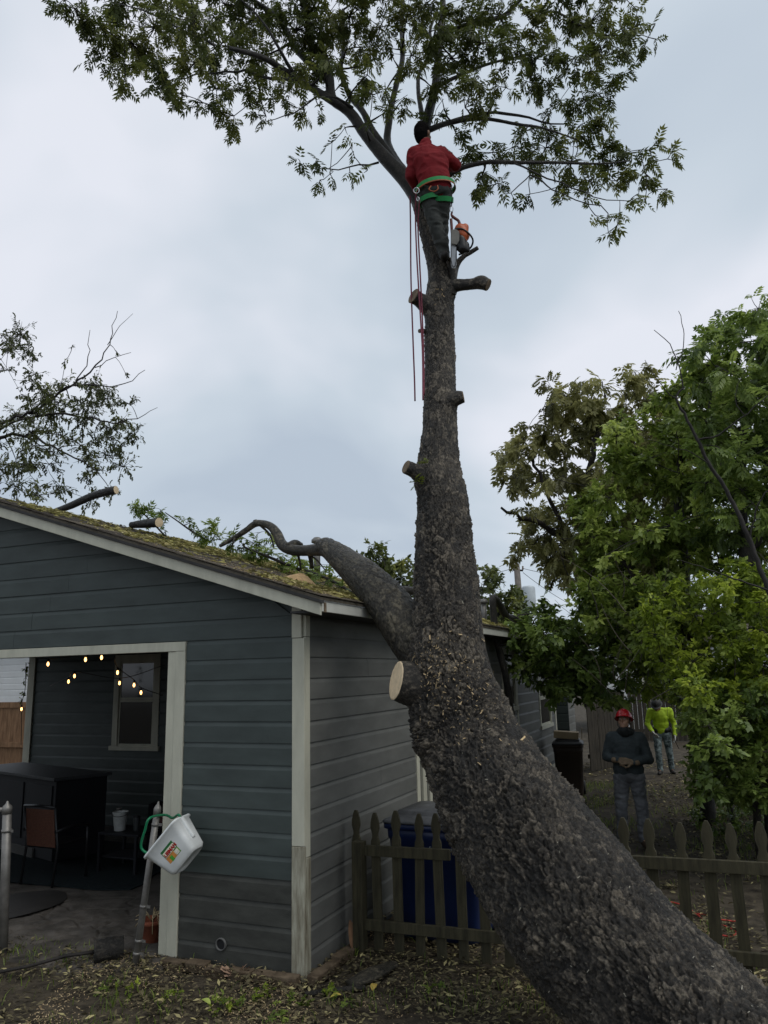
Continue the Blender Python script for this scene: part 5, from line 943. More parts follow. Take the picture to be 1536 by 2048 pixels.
def eyes(t, hp_, Rh):
    for sx in (-1, 1):
        m = MB(); m.lathe(hp_(sx*.032, .079, .020), [(.0, 0), (.012, .001), (.011, .006), (.004, .009)], 10, Rh[:, 1]); m.build('eye', mat('eye_white', (.5, .48, .45), .3, .05), t)
        m = MB(); m.lathe(hp_(sx*.032, .086, .022), [(.0055, 0), (.005, .003)], 8, Rh[:, 1]); m.build('iris', M_HAIR, t)
        m = MB(); m.box(hp_(sx*.033, .087, .040), (.036, .008, .008), Rh); m.build('eyebrow', M_HAIR, t)
    m = MB(); m.box(hp_(0, .0875, -.052), (.042, .008, .006), Rh); m.build('lips', mat('lips', (.20, .08, .06), .5, .1), t)
# 1 the groundman in the red helmet
gp = ground(1270, 1694); fx = np.array([.96, -.28, 0]); fy_ = np.array([-.28, -.96, 0])          # his left-right in the picture, and the way he faces
G = lambda x, y, z: gp+fx*x+fy_*y+ZZ*z
J = dict(head=G(-.005, .03, 1.62), neck=G(0, -.005, 1.47), chest=G(0, 0, 1.27), pelvis=G(0, 0, .93), shL=G(-.185, .0, 1.405), shR=G(.185, -.02, 1.395), elL=G(-.275, -.03, 1.15), elR=G(.28, -.02, 1.12), wrL=G(-.13, .19, 1.13), wrR=G(.07, .215, 1.105), hipL=G(-.10, 0, .88), hipR=G(.10, 0, .88), knL=G(-.135, .025, .49), knR=G(.13, .03, .49), anL=G(-.145, -.01, .09), anR=G(.125, -.01, .09), toL=G(-.17, .15, .045), toR=G(.165, .15, .045))
cfg = dict(base=gp, face=fy_*.9-fx*.28+ZZ*.30, up=ZZ-fy_*.3, w=.225, k=1.12, belly=1.06, skin=M_SKIN, shirt=M_CHAR, pants=M_JEAN, boots=M_BOOT, gloves=mat('tan_work_glove', (.17, .12, .075), .8, .3, 20), hdL=fx*.95+fy_*.15-ZZ*.05, hdR=-fx*.92+fy_*.12+ZZ*.12, pnL=-fy_*.6-ZZ*.6, pnR=-fy_*.6-ZZ*.5, collar=True, swr=.007)
p1_, hp_, Rh = person('man in red hard hat and charcoal shirt standing on the path looking up', J, cfg); eyes(p1_, hp_, Rh)
M_RED = mat('red_helmet_plastic', (.45, .012, .020), .25, .12, 4, spec=.6)
def helmet(t, hp_, Rh, mt):
    m = MB(); c = hp_(0, -.008, .045); n = 28; prof = [(math.cos(a), math.sin(a)) for a in np.linspace(0, math.pi/2*.97, 10)]; V_ = []
    for r, z in [(1.16, -.10), (1.10, -.06)]+prof:
        for tt in np.linspace(0, 2*math.pi, n, endpoint=False):
            fx_ = 1+(.22*max(0, math.sin(tt))**2 if r > 1.05 else 0); V_.append(c+Rh@np.array([.110*r*math.cos(tt), .132*r*math.sin(tt)*fx_, .128*z+.005]))
    k = len(prof)+2; m.add(V_, [(i*n+j, i*n+(j+1) % n, (i+1)*n+(j+1) % n, (i+1)*n+j) for i in range(k-1) for j in range(n)]+[tuple((k-1)*n+j for j in range(n))], 0, True)
    o = m.build('helmet', mt, t); s_ = o.modifiers.new('thick', 'SOLIDIFY'); s_.thickness = .006
    m = MB(); m.tube([c+Rh@np.array([0, y, z]) for y, z in ((.125, .035), (.09, .105), (0, .138), (-.09, .10))], .010, 8); m.build('helmet_ridge', mt, t)
helmet(p1_, hp_, Rh, M_RED)
m = MB(); m.tube([hp_(sx*.083*math.cos(0), y, z) if False else hp_(x, y, z) for x, y, z in ((-.088, .02, .03), (-.082, .035, -.05), (-.04, .06, -.105), (.04, .06, -.105), (.082, .035, -.05), (.088, .02, .03))], .006, 6); m.build('chin_strap', M_BLACK, p1_)
nk = G(0, 0, 1.50); link('neck_gaiter', blob([('c', hp_(0, .0, -.145), .072, nk-ZZ*.035, .088), ('c', hp_(0, .03, -.128), .060, hp_(0, -.03, -.125), .066), ('c', nk+fx*.05-ZZ*.03, .075, nk-fx*.05-ZZ*.03, .075)], .008, 3, .006, (6, 6, 24), 5), p1_, mat('black_gaiter', (.016, .018, .018), .85, .3, 14, .3, 200))
# 2 the worker in the lime shirt
wp = ground(1331, 1549); fx2 = np.array([.95, -.3, 0]); fy2 = np.array([-.3, -.95, 0]); Q = lambda x, y, z: wp+fx2*x+fy2*y+ZZ*z
J = dict(head=Q(-.06, .24, 1.50), neck=Q(-.02, .14, 1.42), chest=Q(0, .08, 1.24), pelvis=Q(0, -.02, .92), shL=Q(-.20, .10, 1.37), shR=Q(.20, .08, 1.38), elL=Q(-.29, .10, 1.10), elR=Q(.28, .04, 1.10), wrL=Q(-.20, .26, .94), wrR=Q(.27, .14, .86), hipL=Q(-.10, 0, .86), hipR=Q(.10, 0, .86), knL=Q(-.11, .06, .48), knR=Q(.13, -.02, .48), anL=Q(-.10, .06, .09), anR=Q(.15, -.14, .09), toL=Q(-.13, .20, .045), toR=Q(.18, .02, .045))
M_LIMEF = mat('hi_vis_lime_fabric', (.30, .43, .015), .75, .12, 10, .2, 200); M_CAMO = mat('mottled_jeans', (.05, .075, .08), .85, .5, 14, .3, 200, col2=(.20, .25, .25), contrast=.12)
cfg = dict(base=wp, face=fy2*.75-fx2*.2-ZZ*.55, up=ZZ+fy2*.6, w=.205, k=1.0, skin=M_SKIN2, shirt=M_LIMEF, pants=M_CAMO, boots=M_BOOTB, gloves=mat('pale_work_glove', (.36, .36, .33), .8, .25, 20), hdL=-ZZ*.6+fy2*.6+fx2*.4, hdR=-ZZ*.9+fy2*.35, pnL=fx2*.8, pnR=-fx2*.8, swr=.012, swsc=(7, 7, 12))
p2_, hp2, Rh2 = person('worker in lime yellow shirt and mottled jeans with head hidden under leaves', J, cfg); helmet(p2_, hp2, Rh2, mat('dark_cap', (.02, .02, .018), .6))
link('belt', blob([('c', Q(-.14, 0, .96), .085, Q(.14, 0, .96), .085), ('c', Q(-.10, .05, .96), .07, Q(.10, .05, .96), .07)], .012, 2), p2_, M_BLACK)
# 3 the climber on the trunk
A3 = lambda x, y, Y: at(x, y, Y)
J = dict(head=A3(846, 272, 7.02), neck=A3(853, 291, 6.98), chest=A3(862, 328, 6.92), pelvis=A3(871, 382, 6.96), shL=A3(829, 309, 6.96), shR=A3(886, 309, 6.96), elL=A3(822, 352, 7.00), elR=A3(911, 331, 7.02), wrL=A3(836, 383, 7.14), wrR=A3(893, 338, 7.24), hipL=A3(858, 392, 6.98), hipR=A3(884, 392, 6.98), knL=A3(872, 452, 7.03), knR=A3(882, 450, 7.10), anL=A3(889, 508, 7.12), anR=A3(886, 504, 7.17), toL=A3(892, 512, 7.27), toR=A3(884, 508, 7.32))
M_REDS = mat('red_shirt_cotton', (.185, .010, .014), .8, .18, 10, .3, 250, .25); M_OLIV = mat('dark_work_trousers', (.050, .054, .050), .8, .3, 9, .3, 220, .3)
cfg = dict(base=A3(885, 515, 7.2), face=fw*.2+np.array([.75, 1., .1]), up=ZZ+np.array([0, .0, 0]), w=.195, k=1.0, skin=M_SKIN2, shirt=M_REDS, pants=M_OLIV, boots=M_BOOTB, gloves=mat('dark_work_glove', (.03, .026, .022), .8, .3, 20), hdL=np.array([.3, .9, .3]), hdR=np.array([-.1, .9, .2]), pnL=np.array([1., -.2, 0]), pnR=np.array([-1., -.2, 0]), collar=True, swr=.013, swsc=(7, 7, 15))
p3_, hp3, Rh3 = person('climber in red shirt and green harness standing high on the trunk', J, cfg)
link('hair', blob([('e', hp3(0, -.012, .045), (.082, .10, .098), Rh3), ('c', hp3(0, -.05, .0), .072, hp3(0, -.045, -.045), .062)], .008, 3, .004, (30, 30, 30), 2), p3_, M_HAIR)
M_HARN = mat('green_webbing', (.012, .24, .060), .6, .15, 30)
def band(pts, r, name, mt, parent, h=1.0):
    m = MB(); m.tube(catmull(pts, 6), r, 8); return m.build(name, mt, parent)
wc = J['pelvis']+ (J['chest']-J['pelvis'])*.30
sp_ = (J['neck']-J['pelvis']); sp_ /= np.linalg.norm(sp_); la_ = J['shR']-J['shL']; la_ -= sp_*(la_@sp_); la_ /= np.linalg.norm(la_); de_ = np.cross(la_, sp_)
def ringband(name, c, rx, ry, hh, mt, parent, th=.006, lat=la_, dep=de_, sp=sp_):
    m = MB(); n = 32; V_ = []
    for t in np.linspace(0, 2*math.pi, n, endpoint=False):
        d = lat*math.cos(t)*rx+dep*math.sin(t)*ry; e_ = d/np.linalg.norm(d)*th
        V_ += [c+d-sp*hh, c+d+e_-sp*hh, c+d+e_+sp*hh, c+d+sp*hh]
    m.add(V_, [(i*4+a, i*4+(a+1) % 4, ((i+1) % n)*4+(a+1) % 4, ((i+1) % n)*4+a) for i in range(n) for a in range(4)]); return m.build(name, mt, parent)
bc_ = A3(871, 377, 6.96)
ringband('harness_belt', bc_, .196, .158, .020, M_HARN, p3_); ringband('belt_strap', bc_-sp_*.028, .200, .162, .006, mat('orange_strap', (.30, .07, .02), .6), p3_)
for s_, kx in (('L', -1), ('R', 1)):
    h_, k_ = J['hip'+s_], J['kn'+s_]; ld_ = (h_-k_)/np.linalg.norm(h_-k_); cc = h_*.86+k_*.14; l2 = la_-ld_*(la_@ld_); l2 /= np.linalg.norm(l2); ringband('leg_loop', cc, .112, .112, .024, M_HARN, p3_, .006, l2, np.cross(l2, ld_), ld_)
M_STEEL = mat('bright_steel', (.55, .56, .58), .3, .15, 10, metal=.9)
def torus(name, c, R_, r, nrm_, mt, parent, sx=1.0):
    a = np.cross(nrm_, ZZ); a /= np.linalg.norm(a); b = np.cross(nrm_, a); m = MB(); t = np.linspace(0, 2*math.pi, 22); m.tube([c+a*math.cos(q)*R_*sx+b*math.sin(q)*R_ for q in t], r, 8, caps=False); return m.build(name, mt, parent)
torus('d_ring', A3(833, 381, 6.88), .028, .005, fw, M_STEEL, p3_); torus('d_ring', A3(836, 398, 6.88), .018, .004, RT*.6+fw, M_STEEL, p3_, .7); torus('d_ring', A3(903, 375, 6.9), .022, .004, RT+fw*.3, M_STEEL, p3_, .7)
torus('carabiner', A3(903, 418, 6.95), .026, .004, fw+RT*.4, M_STEEL, p3_, .62)
m = MB(); m.tube([A3(903, 380, 6.92), A3(904, 400, 6.94), A3(903, 413, 6.95)], .006, 6); m.build('saw_lanyard', M_DKMETAL, p3_)
band([A3(862, 372, 6.80), A3(858, 379, 6.78), A3(868, 383, 6.78), A3(876, 378, 6.78), A3(875, 371, 6.80)], .006, 'gear_loop', mat('orange_strap', (.30, .07, .02), .6), p3_)
# chainsaw hanging from the belt
cs_ = thing('chainsaw', 'orange and black top handle chainsaw hanging blade down below the climber', 'chainsaw', A3(912, 480, 6.98)); Yc = 6.98; sx_ = pxm(920, 480, Yc)
S_ = lambda x, y, d=0: A3(x, y, Yc)-fw*d
M_ORG = mat('orange_saw_plastic', (.42, .085, .022), .4, .15, 8); 
link('engine_cover', blob([('c', S_(920, 458), .055, S_(928, 472), .058), ('c', S_(930, 455), .04, S_(926, 480), .045)], .008, 3), cs_, M_ORG)
link('engine_body', blob([('c', S_(922, 480), .055, S_(925, 497), .052), ('c', S_(914, 470), .045, S_(915, 492), .045), ('c', S_(932, 490), .035, S_(934, 500), .03)], .008, 3), cs_, M_DKMETAL)
m = MB(); m.prism([(-.035, -.07), (.02, -.08), (.045, -.04), (.045, .05), (.01, .075), (-.035, .07)], S_(908, 479, .07), RT, UP, -fw*.012); m.build('clutch_cover', mat('grey_saw_cover', (.20, .19, .165), .5), cs_, .004)
m = MB(); m.prism([(-.026, .17), (.026, .17), (.028, -.17), (.015, -.205), (-.015, -.205), (-.028, -.17)], S_(907, 497, .02), RT, UP, -fw*.008); m.build('guide_bar', mat('bar_steel', (.34, .35, .36), .4, .2, 10, metal=.6), cs_)
m = MB(); m.tube([S_(907-5, 465, .024), S_(907-5.6, 520, .024), S_(904, 533, .024), S_(907, 536, .024), S_(910, 533, .024), S_(912.6, 520, .024), S_(912, 465, .024)], .005, 6); m.build('chain', M_DKMETAL, cs_)
band([S_(904, 432), S_(909, 436), S_(917, 442), S_(920, 452)], .015, 'rear_handle', mat('dark_red_handle', (.10, .02, .015), .5), cs_)
band([S_(902, 438), S_(903, 450), S_(904, 466)], .014, 'handle_frame', mat('dark_red_handle', (.10, .02, .015), .5), cs_)
band([S_(908, 462, .05), S_(922, 462, .06), S_(936, 470, .05), S_(945, 482, .03), S_(942, 494, 0), S_(930, 503, -.02), S_(918, 508, -.02)], .0095, 'front_handle', M_DKMETAL, cs_)
band([S_(904, 424), S_(903, 430), S_(906, 436)], .010, 'hanging_strap', mat('dark_red_handle', (.10, .02, .015), .5), cs_)
# ropes
M_ROPE = mat('maroon_rope', (.16, .035, .055), .8, .35, 60); Lr = [([(820, 392, 7.1), (821, 450, 7.12), (822, 560, 7.13), (826, 680, 7.12), (829, 760, 7.1), (830, 802, 7.1)], 'loose maroon rope end hanging furthest left of the trunk'), ([(832, 386, 6.9), (831, 440, 7.0), (834, 520, 7.02), (840, 620, 7.04), (845, 705, 7.0), (846, 800, 6.85)], 'maroon climbing rope running down close to the trunk'), ([(839, 400, 6.92), (836, 450, 7.0), (839, 520, 7.05), (843, 600, 7.07), (847, 700, 7.02), (848, 790, 6.92)], 'maroon climbing rope nearest to the trunk edge')]
for L, lb_ in Lr: m = MB(); m.tube(catmull([at(*q_) for q_ in L], 8), .0085, 6); tag(m.build('rope', M_ROPE), lb_, 'rope', 'climbing ropes below the climber')

# ================================================================== things on the porch
FL = .03
pz = lambda x, y, z: ground(x, y, z)
def box_between(name, a, ex, ey, L, D, z0, z1, mt, parent, bevel=.004):
    m = MB(); V_ = [a+ex*x+ey*y+ZZ*(z-a[2]) for z in (z0, z1) for x, y in ((0, 0), (L, 0), (L, D), (0, D))]; m.add(V_, [(0, 3, 2, 1), (4, 5, 6, 7), (0, 1, 5, 4), (1, 2, 6, 5), (2, 3, 7, 6), (3, 0, 4, 7)]); return m.build(name, mt, parent, bevel)
# rug
M_RUG = mat('dark_teal_rug', (.016, .022, .024), .95, .3, 30, .4, 300, .1)
rugpts = [(-60, 1752), (20, 1763), (110, 1771), (200, 1779), (262, 1778), (285, 1768), (310, 1748), (332, 1738), (300, 1690), (200, 1680), (60, 1680), (-60, 1690)]
rp_ = [ground(x, y, FL+.012) for x, y in rugpts]; m = MB(); n = len(rp_); m.add(rp_+[p-ZZ*.009 for p in rp_], [tuple(range(n)), tuple(range(2*n-1, n-1, -1))]+[((i+1) % n, i, n+i, n+(i+1) % n) for i in range(n)]); tag(m.build('rug', M_RUG), 'dark teal rug on the porch floor under the patio chair and low table', 'rug')
# dark wet patch at the porch edge
m = MB(); c_ = ground(25, 1812, FL+.006); n = 40; m.add([c_+LEFT*(.42*math.cos(t)*(1+.08*math.sin(3*t)))+BACK*(.62*math.sin(t)) for t in np.linspace(0, 2*math.pi, n, endpoint=False)], [tuple(range(n))]); tag(m.build('wet_patch', mat('wet_concrete', (.030, .027, .024), .5, .3, 6)), 'round dark wet patch on the porch floor by the steel post', 'stain')
# bar
M_BAR = mat('black_bar_cabinet', (.0075, .0080, .011), .65, .2, 3); M_BARTOP = mat('dark_grey_bar_top', (.045, .047, .050), .55, .15, 5)
c1 = pz(112, 1556, 1.09); bar_ = thing('bar_counter', 'big black bar counter with a grey top filling the left of the porch', 'bar', c1*[1, 1, 0]+ZZ*FL)
c2 = pz(204, 1546, 1.09); dpt = (c2-c1); dpt[2] = 0; D_ = np.linalg.norm(dpt); dpt /= D_; lft = np.array([-dpt[1], dpt[0], 0]); lft = lft if lft[0] < 0 else -lft; lft = lft*.75+LEFT*.25; lft /= np.linalg.norm(lft)
box_between('top', c1-lft*.03-dpt*.04, lft, dpt, 2.6, max(.8, D_), 1.05, 1.09, M_BARTOP, bar_); box_between('cabinet', c1+lft*.02+dpt*.02, lft, dpt, 2.5, max(.7, D_-.1), FL+.02, 1.048, M_BAR, bar_); box_between('base_board', c1+lft*.5-dpt*.005, lft, dpt, 1.9, .02, FL+.005, .16, mat('bar_plinth', (.10, .095, .085), .8), bar_)
for k in (0, 1, 2): box_between('front_panel', c1+lft*(.10+.8*k)+dpt*.005, lft, dpt, .7, .014, .25, .98, M_BAR, bar_)
# chair
def patio_chair(name, label, a, ex, ey, back_mat, group=None):
    """a: foot of the near left leg; ex along the back, ey towards the seat"""
    t = thing(name, label, 'chair', a, group); W_, D2 = .50, .50; r = .016; zt = .90
    for i, (x, y) in enumerate(((0, 0), (W_, 0), (0, D2), (W_, D2))):
        m = MB(); top = zt if i < 2 else .62; m.tube([a+ex*x+ey*y, a+ex*(x)+ey*(y+(.05 if i < 2 else .0))+ZZ*.42, a+ex*x+ey*(y+(-.02 if i < 2 else .0))+ZZ*(top-FL)], r, 8); m.build('leg', M_DKMETAL, t)
    m = MB(); m.tube([a+ey*-.02+ZZ*(zt-FL), a+ex*W_*.5-ey*.03+ZZ*(zt+.012-FL), a+ex*W_-ey*.02+ZZ*(zt-FL)], r*1.1, 8); m.build('top_rail', M_DKMETAL, t)
    for x in (0, W_): m = MB(); m.tube([a+ex*x-ey*.0+ZZ*.60, a+ex*x+ey*.25+ZZ*.625, a+ex*x+ey*D2+ZZ*.595], .02, 8); m.build('armrest', M_DKMETAL, t)
    box_between('seat', a+ex*.02+ey*.05+ZZ*(.40), ex, ey, W_-.04, D2-.05, FL+.40, FL+.445, M_DKMETAL, t)
    nsl = 24
    for i in range(nsl):
        z = .43+i*(.42/nsl); m = MB(); off = .045*(1-i/nsl); m.box(a+ex*W_/2+ey*(off-.012)+ZZ*z, (W_-.05, .009, .0155), np.stack([ex, ey, ZZ], 1)); m.build('woven_strip', back_mat, t)
    return t
M_WICK = mat('rust_brown_weave', (.115, .045, .026), .7, .3, 40, .3, 120)
ca = ground(41, 1768, FL); cb_ = ground(122, 1778, FL); cex = cb_-ca; cex /= np.linalg.norm(cex); cey = np.array([-cex[1], cex[0], 0]); cey = cey if cey[1] > 0 else -cey
patio_chair('patio_chair', 'black framed patio chair with a rust brown woven back facing the bar', ca, cex, cey, M_WICK)
# armchair with cushions in the corner
ac = ground(258, 1712, FL); arm = thing('armchair', 'dark outdoor armchair with a dusty pink seat cushion in the porch corner', 'armchair', ac); ax, ay = -LEFT, BACK
ac = ac+BACK*.35
for x, y in ((.02, .02), (.74, .02), (.02, .66), (.74, .66)): m = MB(); m.box(ac+ax*x+ay*y+ZZ*.14, (.05, .05, .28), np.stack([ax, ay, ZZ], 1)); m.build('leg', M_BAR, arm)
box_between('frame', ac, ax, ay, .78, .72, .24, .38, M_BAR, arm); box_between('seat_cushion', ac+ax*.08-ay*.02, ax, ay, .62, .60, .382, .50, mat('dusty_pink_cushion', (.17, .085, .070), .9, .15, 12), arm, .03)
box_between('backrest', ac+ax*.02+ay*.60, ax, ay, .74, .12, .40, .96, M_BAR, arm, .02)
for x in (0, .70): box_between('arm', ac+ax*x, ax, ay, .08, .68, .385, .64, M_BAR, arm, .01)
box_between('throw_pillow', ac+ax*.50+ay*.30, ax*.9+ay*.43, ay*.9-ax*.43, .13, .30, .50, .84, mat('brown_pillow', (.15, .10, .065), .9, .2, 14), arm, .05)
# low table with what stands on it
tz = .50; t0 = pz(196, 1664, tz); lt = thing('low_table', 'black low patio table holding the metal pail and tumbler', 'table', t0*[1, 1, 0]+ZZ*FL)
box_between('tabletop', t0, -LEFT, BACK, .62, .50, tz-.03, tz, M_BAR, lt); box_between('shelf', t0-LEFT*.04+BACK*.04, -LEFT, BACK, .54, .42, .2, .22, M_BAR, lt)
for x, y in ((.02, .02), (.58, .02), (.02, .46), (.58, .46)): m = MB(); m.box(t0-LEFT*x+BACK*y+ZZ*((tz-.03+FL)/2-tz), (.035, .035, tz-.03-FL), np.stack([-LEFT, BACK, ZZ], 1)); m.build('leg', M_BAR, lt)
pb = t0-LEFT*.20+BACK*.16; pail = thing('metal_pail', 'pale galvanised pail with a wire handle standing on the low black table', 'pail', pb)
m = MB(); m.lathe(pb, [(.066, .001), (.068, .004), (.094, .215), (.099, .222), (.096, .226), (.090, .216), (.066, .012)], 22, caps=(True, True)); m.build('tub', mat('pail_zinc', (.42, .43, .41), .45, .2, 12), pail)
m = MB(); m.tube([pb+np.array([math.cos(a)*.097, -.04-.055*math.sin(a), .205-.03*math.sin(a)]) for a in np.linspace(0, math.pi, 12)], .0035, 6); m.build('handle', M_DKMETAL, pail)
tb = t0-LEFT*.42+BACK*.20; tum = thing('tumbler', 'dark lidded tumbler beside the metal pail on the low table', 'tumbler', tb); m = MB(); m.lathe(tb, [(.034, 0), (.036, .004), (.043, .155), (.043, .160)], 16); m.build('cup', mat('dark_tumbler', (.045, .05, .05), .35, .2, 6), tum); m = MB(); m.lathe(tb+ZZ*.160, [(.045, 0), (.045, .014), (.030, .020)], 16); m.build('lid', M_BLACK, tum)
jb = t0-LEFT*.05+BACK*.30; jar = thing('glass_jar', 'pale glass jar half hidden left of the metal pail', 'jar', jb); m = MB(); m.lathe(jb, [(.035, 0), (.045, .01), (.045, .17), (.03, .20), (.03, .22)], 14); m.build('glass', mat('jar_glass', (.12, .12, .10), .2, .2, 8), jar); m = MB(); m.lathe(jb+ZZ*.22, [(.034, 0), (.034, .02)], 14); m.build('lid', M_GALV, jar)
# string lights
M_BULB = emit_mat('warm_bulb', (1.0, .52, .17), 5.0)
def strand(name, label, pts_, bulbs, grp='string lights in the porch'):
    t = thing(name, label, 'string lights', pts_[0], grp); m = MB(); m.tube(catmull(np.array(pts_), 6), .005, 5); m.build('wire', M_DKMETAL, t)
    for b in bulbs:
        m = MB(); m.lathe(b, [(.003, -.026), (.012, -.016), (.015, .0), (.011, .014), (.007, .024)], 10); bo = m.build('bulb', M_BULB, t); m = MB(); m.lathe(b+ZZ*.024, [(.012, 0), (.012, .03), (.005, .04)], 8); m.build('socket', M_DKMETAL, bo)
B3 = lambda x, y, Y: at(x, y, Y)
l1 = [B3(96, 1328, 9.2), B3(171, 1319, 9.0), B3(203, 1315, 8.9)]; l2 = [B3(137, 1363, 10.6), B3(149, 1352, 10.3), B3(239, 1366, 10.2)]; l3 = [B3(235, 1345, 9.4), B3(268, 1370, 9.7), B3(282, 1385, 10.0)]; l4 = [B3(43, 1418, 11.9)]
up_o = ZZ*.06
strand('string_lights', 'warm bulbs on the strand nearest the porch opening', [B3(20, 1316, 9.6)+up_o]+[p+up_o for p in l1]+[B3(260, 1296, 8.7)], l1)
strand('string_lights', 'warm bulbs low on the strand crossing the middle of the porch', [B3(100, 1372, 11.2)]+[p+up_o for p in l2]+[B3(330, 1330, 9.5)], l2)
strand('string_lights', 'warm bulbs in front of the porch window', [B3(228, 1315, 9.0)]+[p+up_o for p in l3]+[B3(325, 1400, 10.6)+up_o], l3)
strand('string_lights', 'single warm bulb hanging beside the rear porch post', [B3(52, 1325, 11.6), B3(50, 1380, 11.8), l4[0]+up_o, B3(42, 1490, 11.9)], l4)
# hanging vine at the rear porch corner
s_ = Skel(); cl_ = [(B3(x, y, 12.3), .07) for x, y in ((52, 1335), (50, 1345), (48, 1358), (52, 1330), (50, 1385), (46, 1398))]; Lv = leaves_in(s_, cl_, 7, .07, OVAL, .5, hang=.6, twig=.002)
vn = thing('hanging_vine', 'small leafy vine hanging by the rear left porch post', 'vine', B3(50, 1330, 12.3)); tag(link('leaves', npmesh('leaves', Lv[0], Lv[1], attrs={'tone': Lv[2]}), vn, L_LIME), kind='stuff'); link('stem', s_.mesh('stem', 0, 4), vn, M_TWIG)

# ================================================================== small things near the front
M_TERRA = mat('terracotta', (.20, .055, .026), .85, .35, 10, .2)
pc = ground(303, 1888, .0); pot = thing('flower_pot', 'terracotta flower pot with a dried plant behind the leaning post', 'flower pot', pc); m = MB(); m.lathe(pc, [(.075, 0), (.08, .01), (.105, .17), (.118, .172), (.120, .21), (.108, .212), (.100, .175)], 20); m.build('pot', M_TERRA, pot)
m = MB(); m.lathe(pc+ZZ*.17, [(.0, .0), (.10, .0)], 16, caps=(False, False)); m.build('earth', M_SOIL, pot)
m = MB()
for i in range(16): a = rng.uniform(0, 6.28); d = np.array([math.cos(a), math.sin(a), 0]); b_ = pc+ZZ*.18; m.tube([b_, b_+d*.05+ZZ*.07, b_+d*.11+ZZ*rng.uniform(.03, .12), b_+d*.15+ZZ*rng.uniform(-.06, .08)], .004, 4)
m.build('dried_stems', mat('dry_straw', (.30, .23, .13), .9, .25, 20), pot)
bb = ground(326, 1876, 0); bot = thing('blue_bottle', 'pale blue plastic bottle half hidden behind the porch post', 'bottle', bb); m = MB(); m.lathe(bb, [(.045, 0), (.052, .01), (.052, .15), (.045, .185), (.022, .215), (.020, .24)], 18); m.build('bottle', mat('pale_blue_plastic', (.16, .33, .40), .4, .1, 6), bot)
# dark log with a long stick
la0, la1 = ground(192, 1925)+ZZ*.085, ground(238, 1918)+ZZ*.085; d = la1-la0; d /= np.linalg.norm(d)
logt = thing('short_log', 'short charred dark log lying left of the leaning post', 'log', (la0+la1)/2*[1, 1, 0])
Pq, Fq_, _, pq, _ = bark_sweep(np.array([[*(la0-d*.02), .088], [*((la0+la1)/2), .092], [*(la1+d*.03), .090]]), .010, 90, .022, .040, 8, .14); link('log', npmesh('log', *end_caps(Pq, Fq_, pq), True, attrs={'tone': np.append(LAST_TONE, [.5, .5])}), logt, M_BARK3)
m = MB(); m.tube([ground(-40, 1960)+ZZ*.03, ground(60, 1945)+ZZ*.05, ground(130, 1930)+ZZ*.07, la0+ZZ*.0], [.013, .014, .015, .016], 8); tag(m.build('stick', M_TWIG2), 'long thin dark stick lying on the ground against the short log', 'stick')
# brick edging along the wall
M_BRK = mat('old_brown_brick', (.085, .060, .038), .9, .4, 8, .5, 70, .2, col2=(.16, .12, .08))
edg = thing('brick_edging', 'row of sunken mossy bricks along the foot of the house wall', 'edging', HP(.6, -.1, 0)); bme = None
for i, (u, v, rz) in enumerate([(1.15-.215*i, -.115+.02*math.sin(i*2.1), .06*math.sin(i*3.3)) for i in range(6)]+[(-.115, .02+.215*i, 1.57+.08*math.sin(i)) for i in range(4)]):
    m = MB(); R_ = np.stack([LEFT, BACK, ZZ], 1)@np.array(Matrix.Rotation(rz, 3, 'Z'))@np.array(Matrix.Rotation(random.uniform(-.12, .12), 3, 'X')); m.box(HP(u, v, .012+random.uniform(-.015, .015)), (.20, .095, .075), R_); m.build('brick', M_BRK, edg, .008)
# bark slab, husk, leaves
def slab_piece(name, label, cat, pts_, r, mt, seed, flat=.45):
    q = np.array([[*p, rr_] for p, rr_ in zip(pts_, r)]); Pq, Fq_, _, pq, _ = bark_sweep(q, .012, 44, .008, .03, seed, .12); Pq = Pq.copy(); c_ = pq[:, None]; Pq[..., 2] = c_[..., 2]+(Pq[..., 2]-c_[..., 2])*flat
    return tag(link(name, npmesh(name, *end_caps(Pq, Fq_, pq), True, attrs={'tone': np.append(LAST_TONE, [.3, .3])}), None, mt), label, cat)
slab_piece('bark_slab', 'split slab of bark lying on the litter right of the house corner', 'bark slab', [ground(788, 1936)+ZZ*.03, ground(745, 1958)+ZZ*.035, ground(700, 1975)+ZZ*.02], [.05, .085, .06], M_BARK2, 6)
slab_piece('fallen_stick', 'short rotten stick on the ground below the bark slab', 'stick', [ground(610, 1992)+ZZ*.012, ground(680, 1986)+ZZ*.018, ground(730, 1978)+ZZ*.012], [.02, .026, .016], M_BARK3, 7, .8)
hk = ground(470, 1952); husk = thing('dried_husk', 'pale pinkish dried fibrous husk on the ground below the vent', 'husk', hk); m = MB()
for i in range(26): a = rng.uniform(-1.2, 1.2); d = (RT*math.cos(a*.7)*rng.choice([-1, 1])+np.array([0, 1, 0])*math.sin(a)*.6); p_ = hk+d*.02+ZZ*.01; s__ = np.cross(d, ZZ)*.012; e_ = p_+d*rng.uniform(.05, .12)+ZZ*rng.uniform(.0, .07); m.add([p_-s__, p_+s__, e_+s__*.8+ZZ*.01, e_-s__*.8], [(0, 1, 2, 3)])
m.build('fibres', mat('husk_pink', (.34, .22, .15), .9, .25, 30), husk)
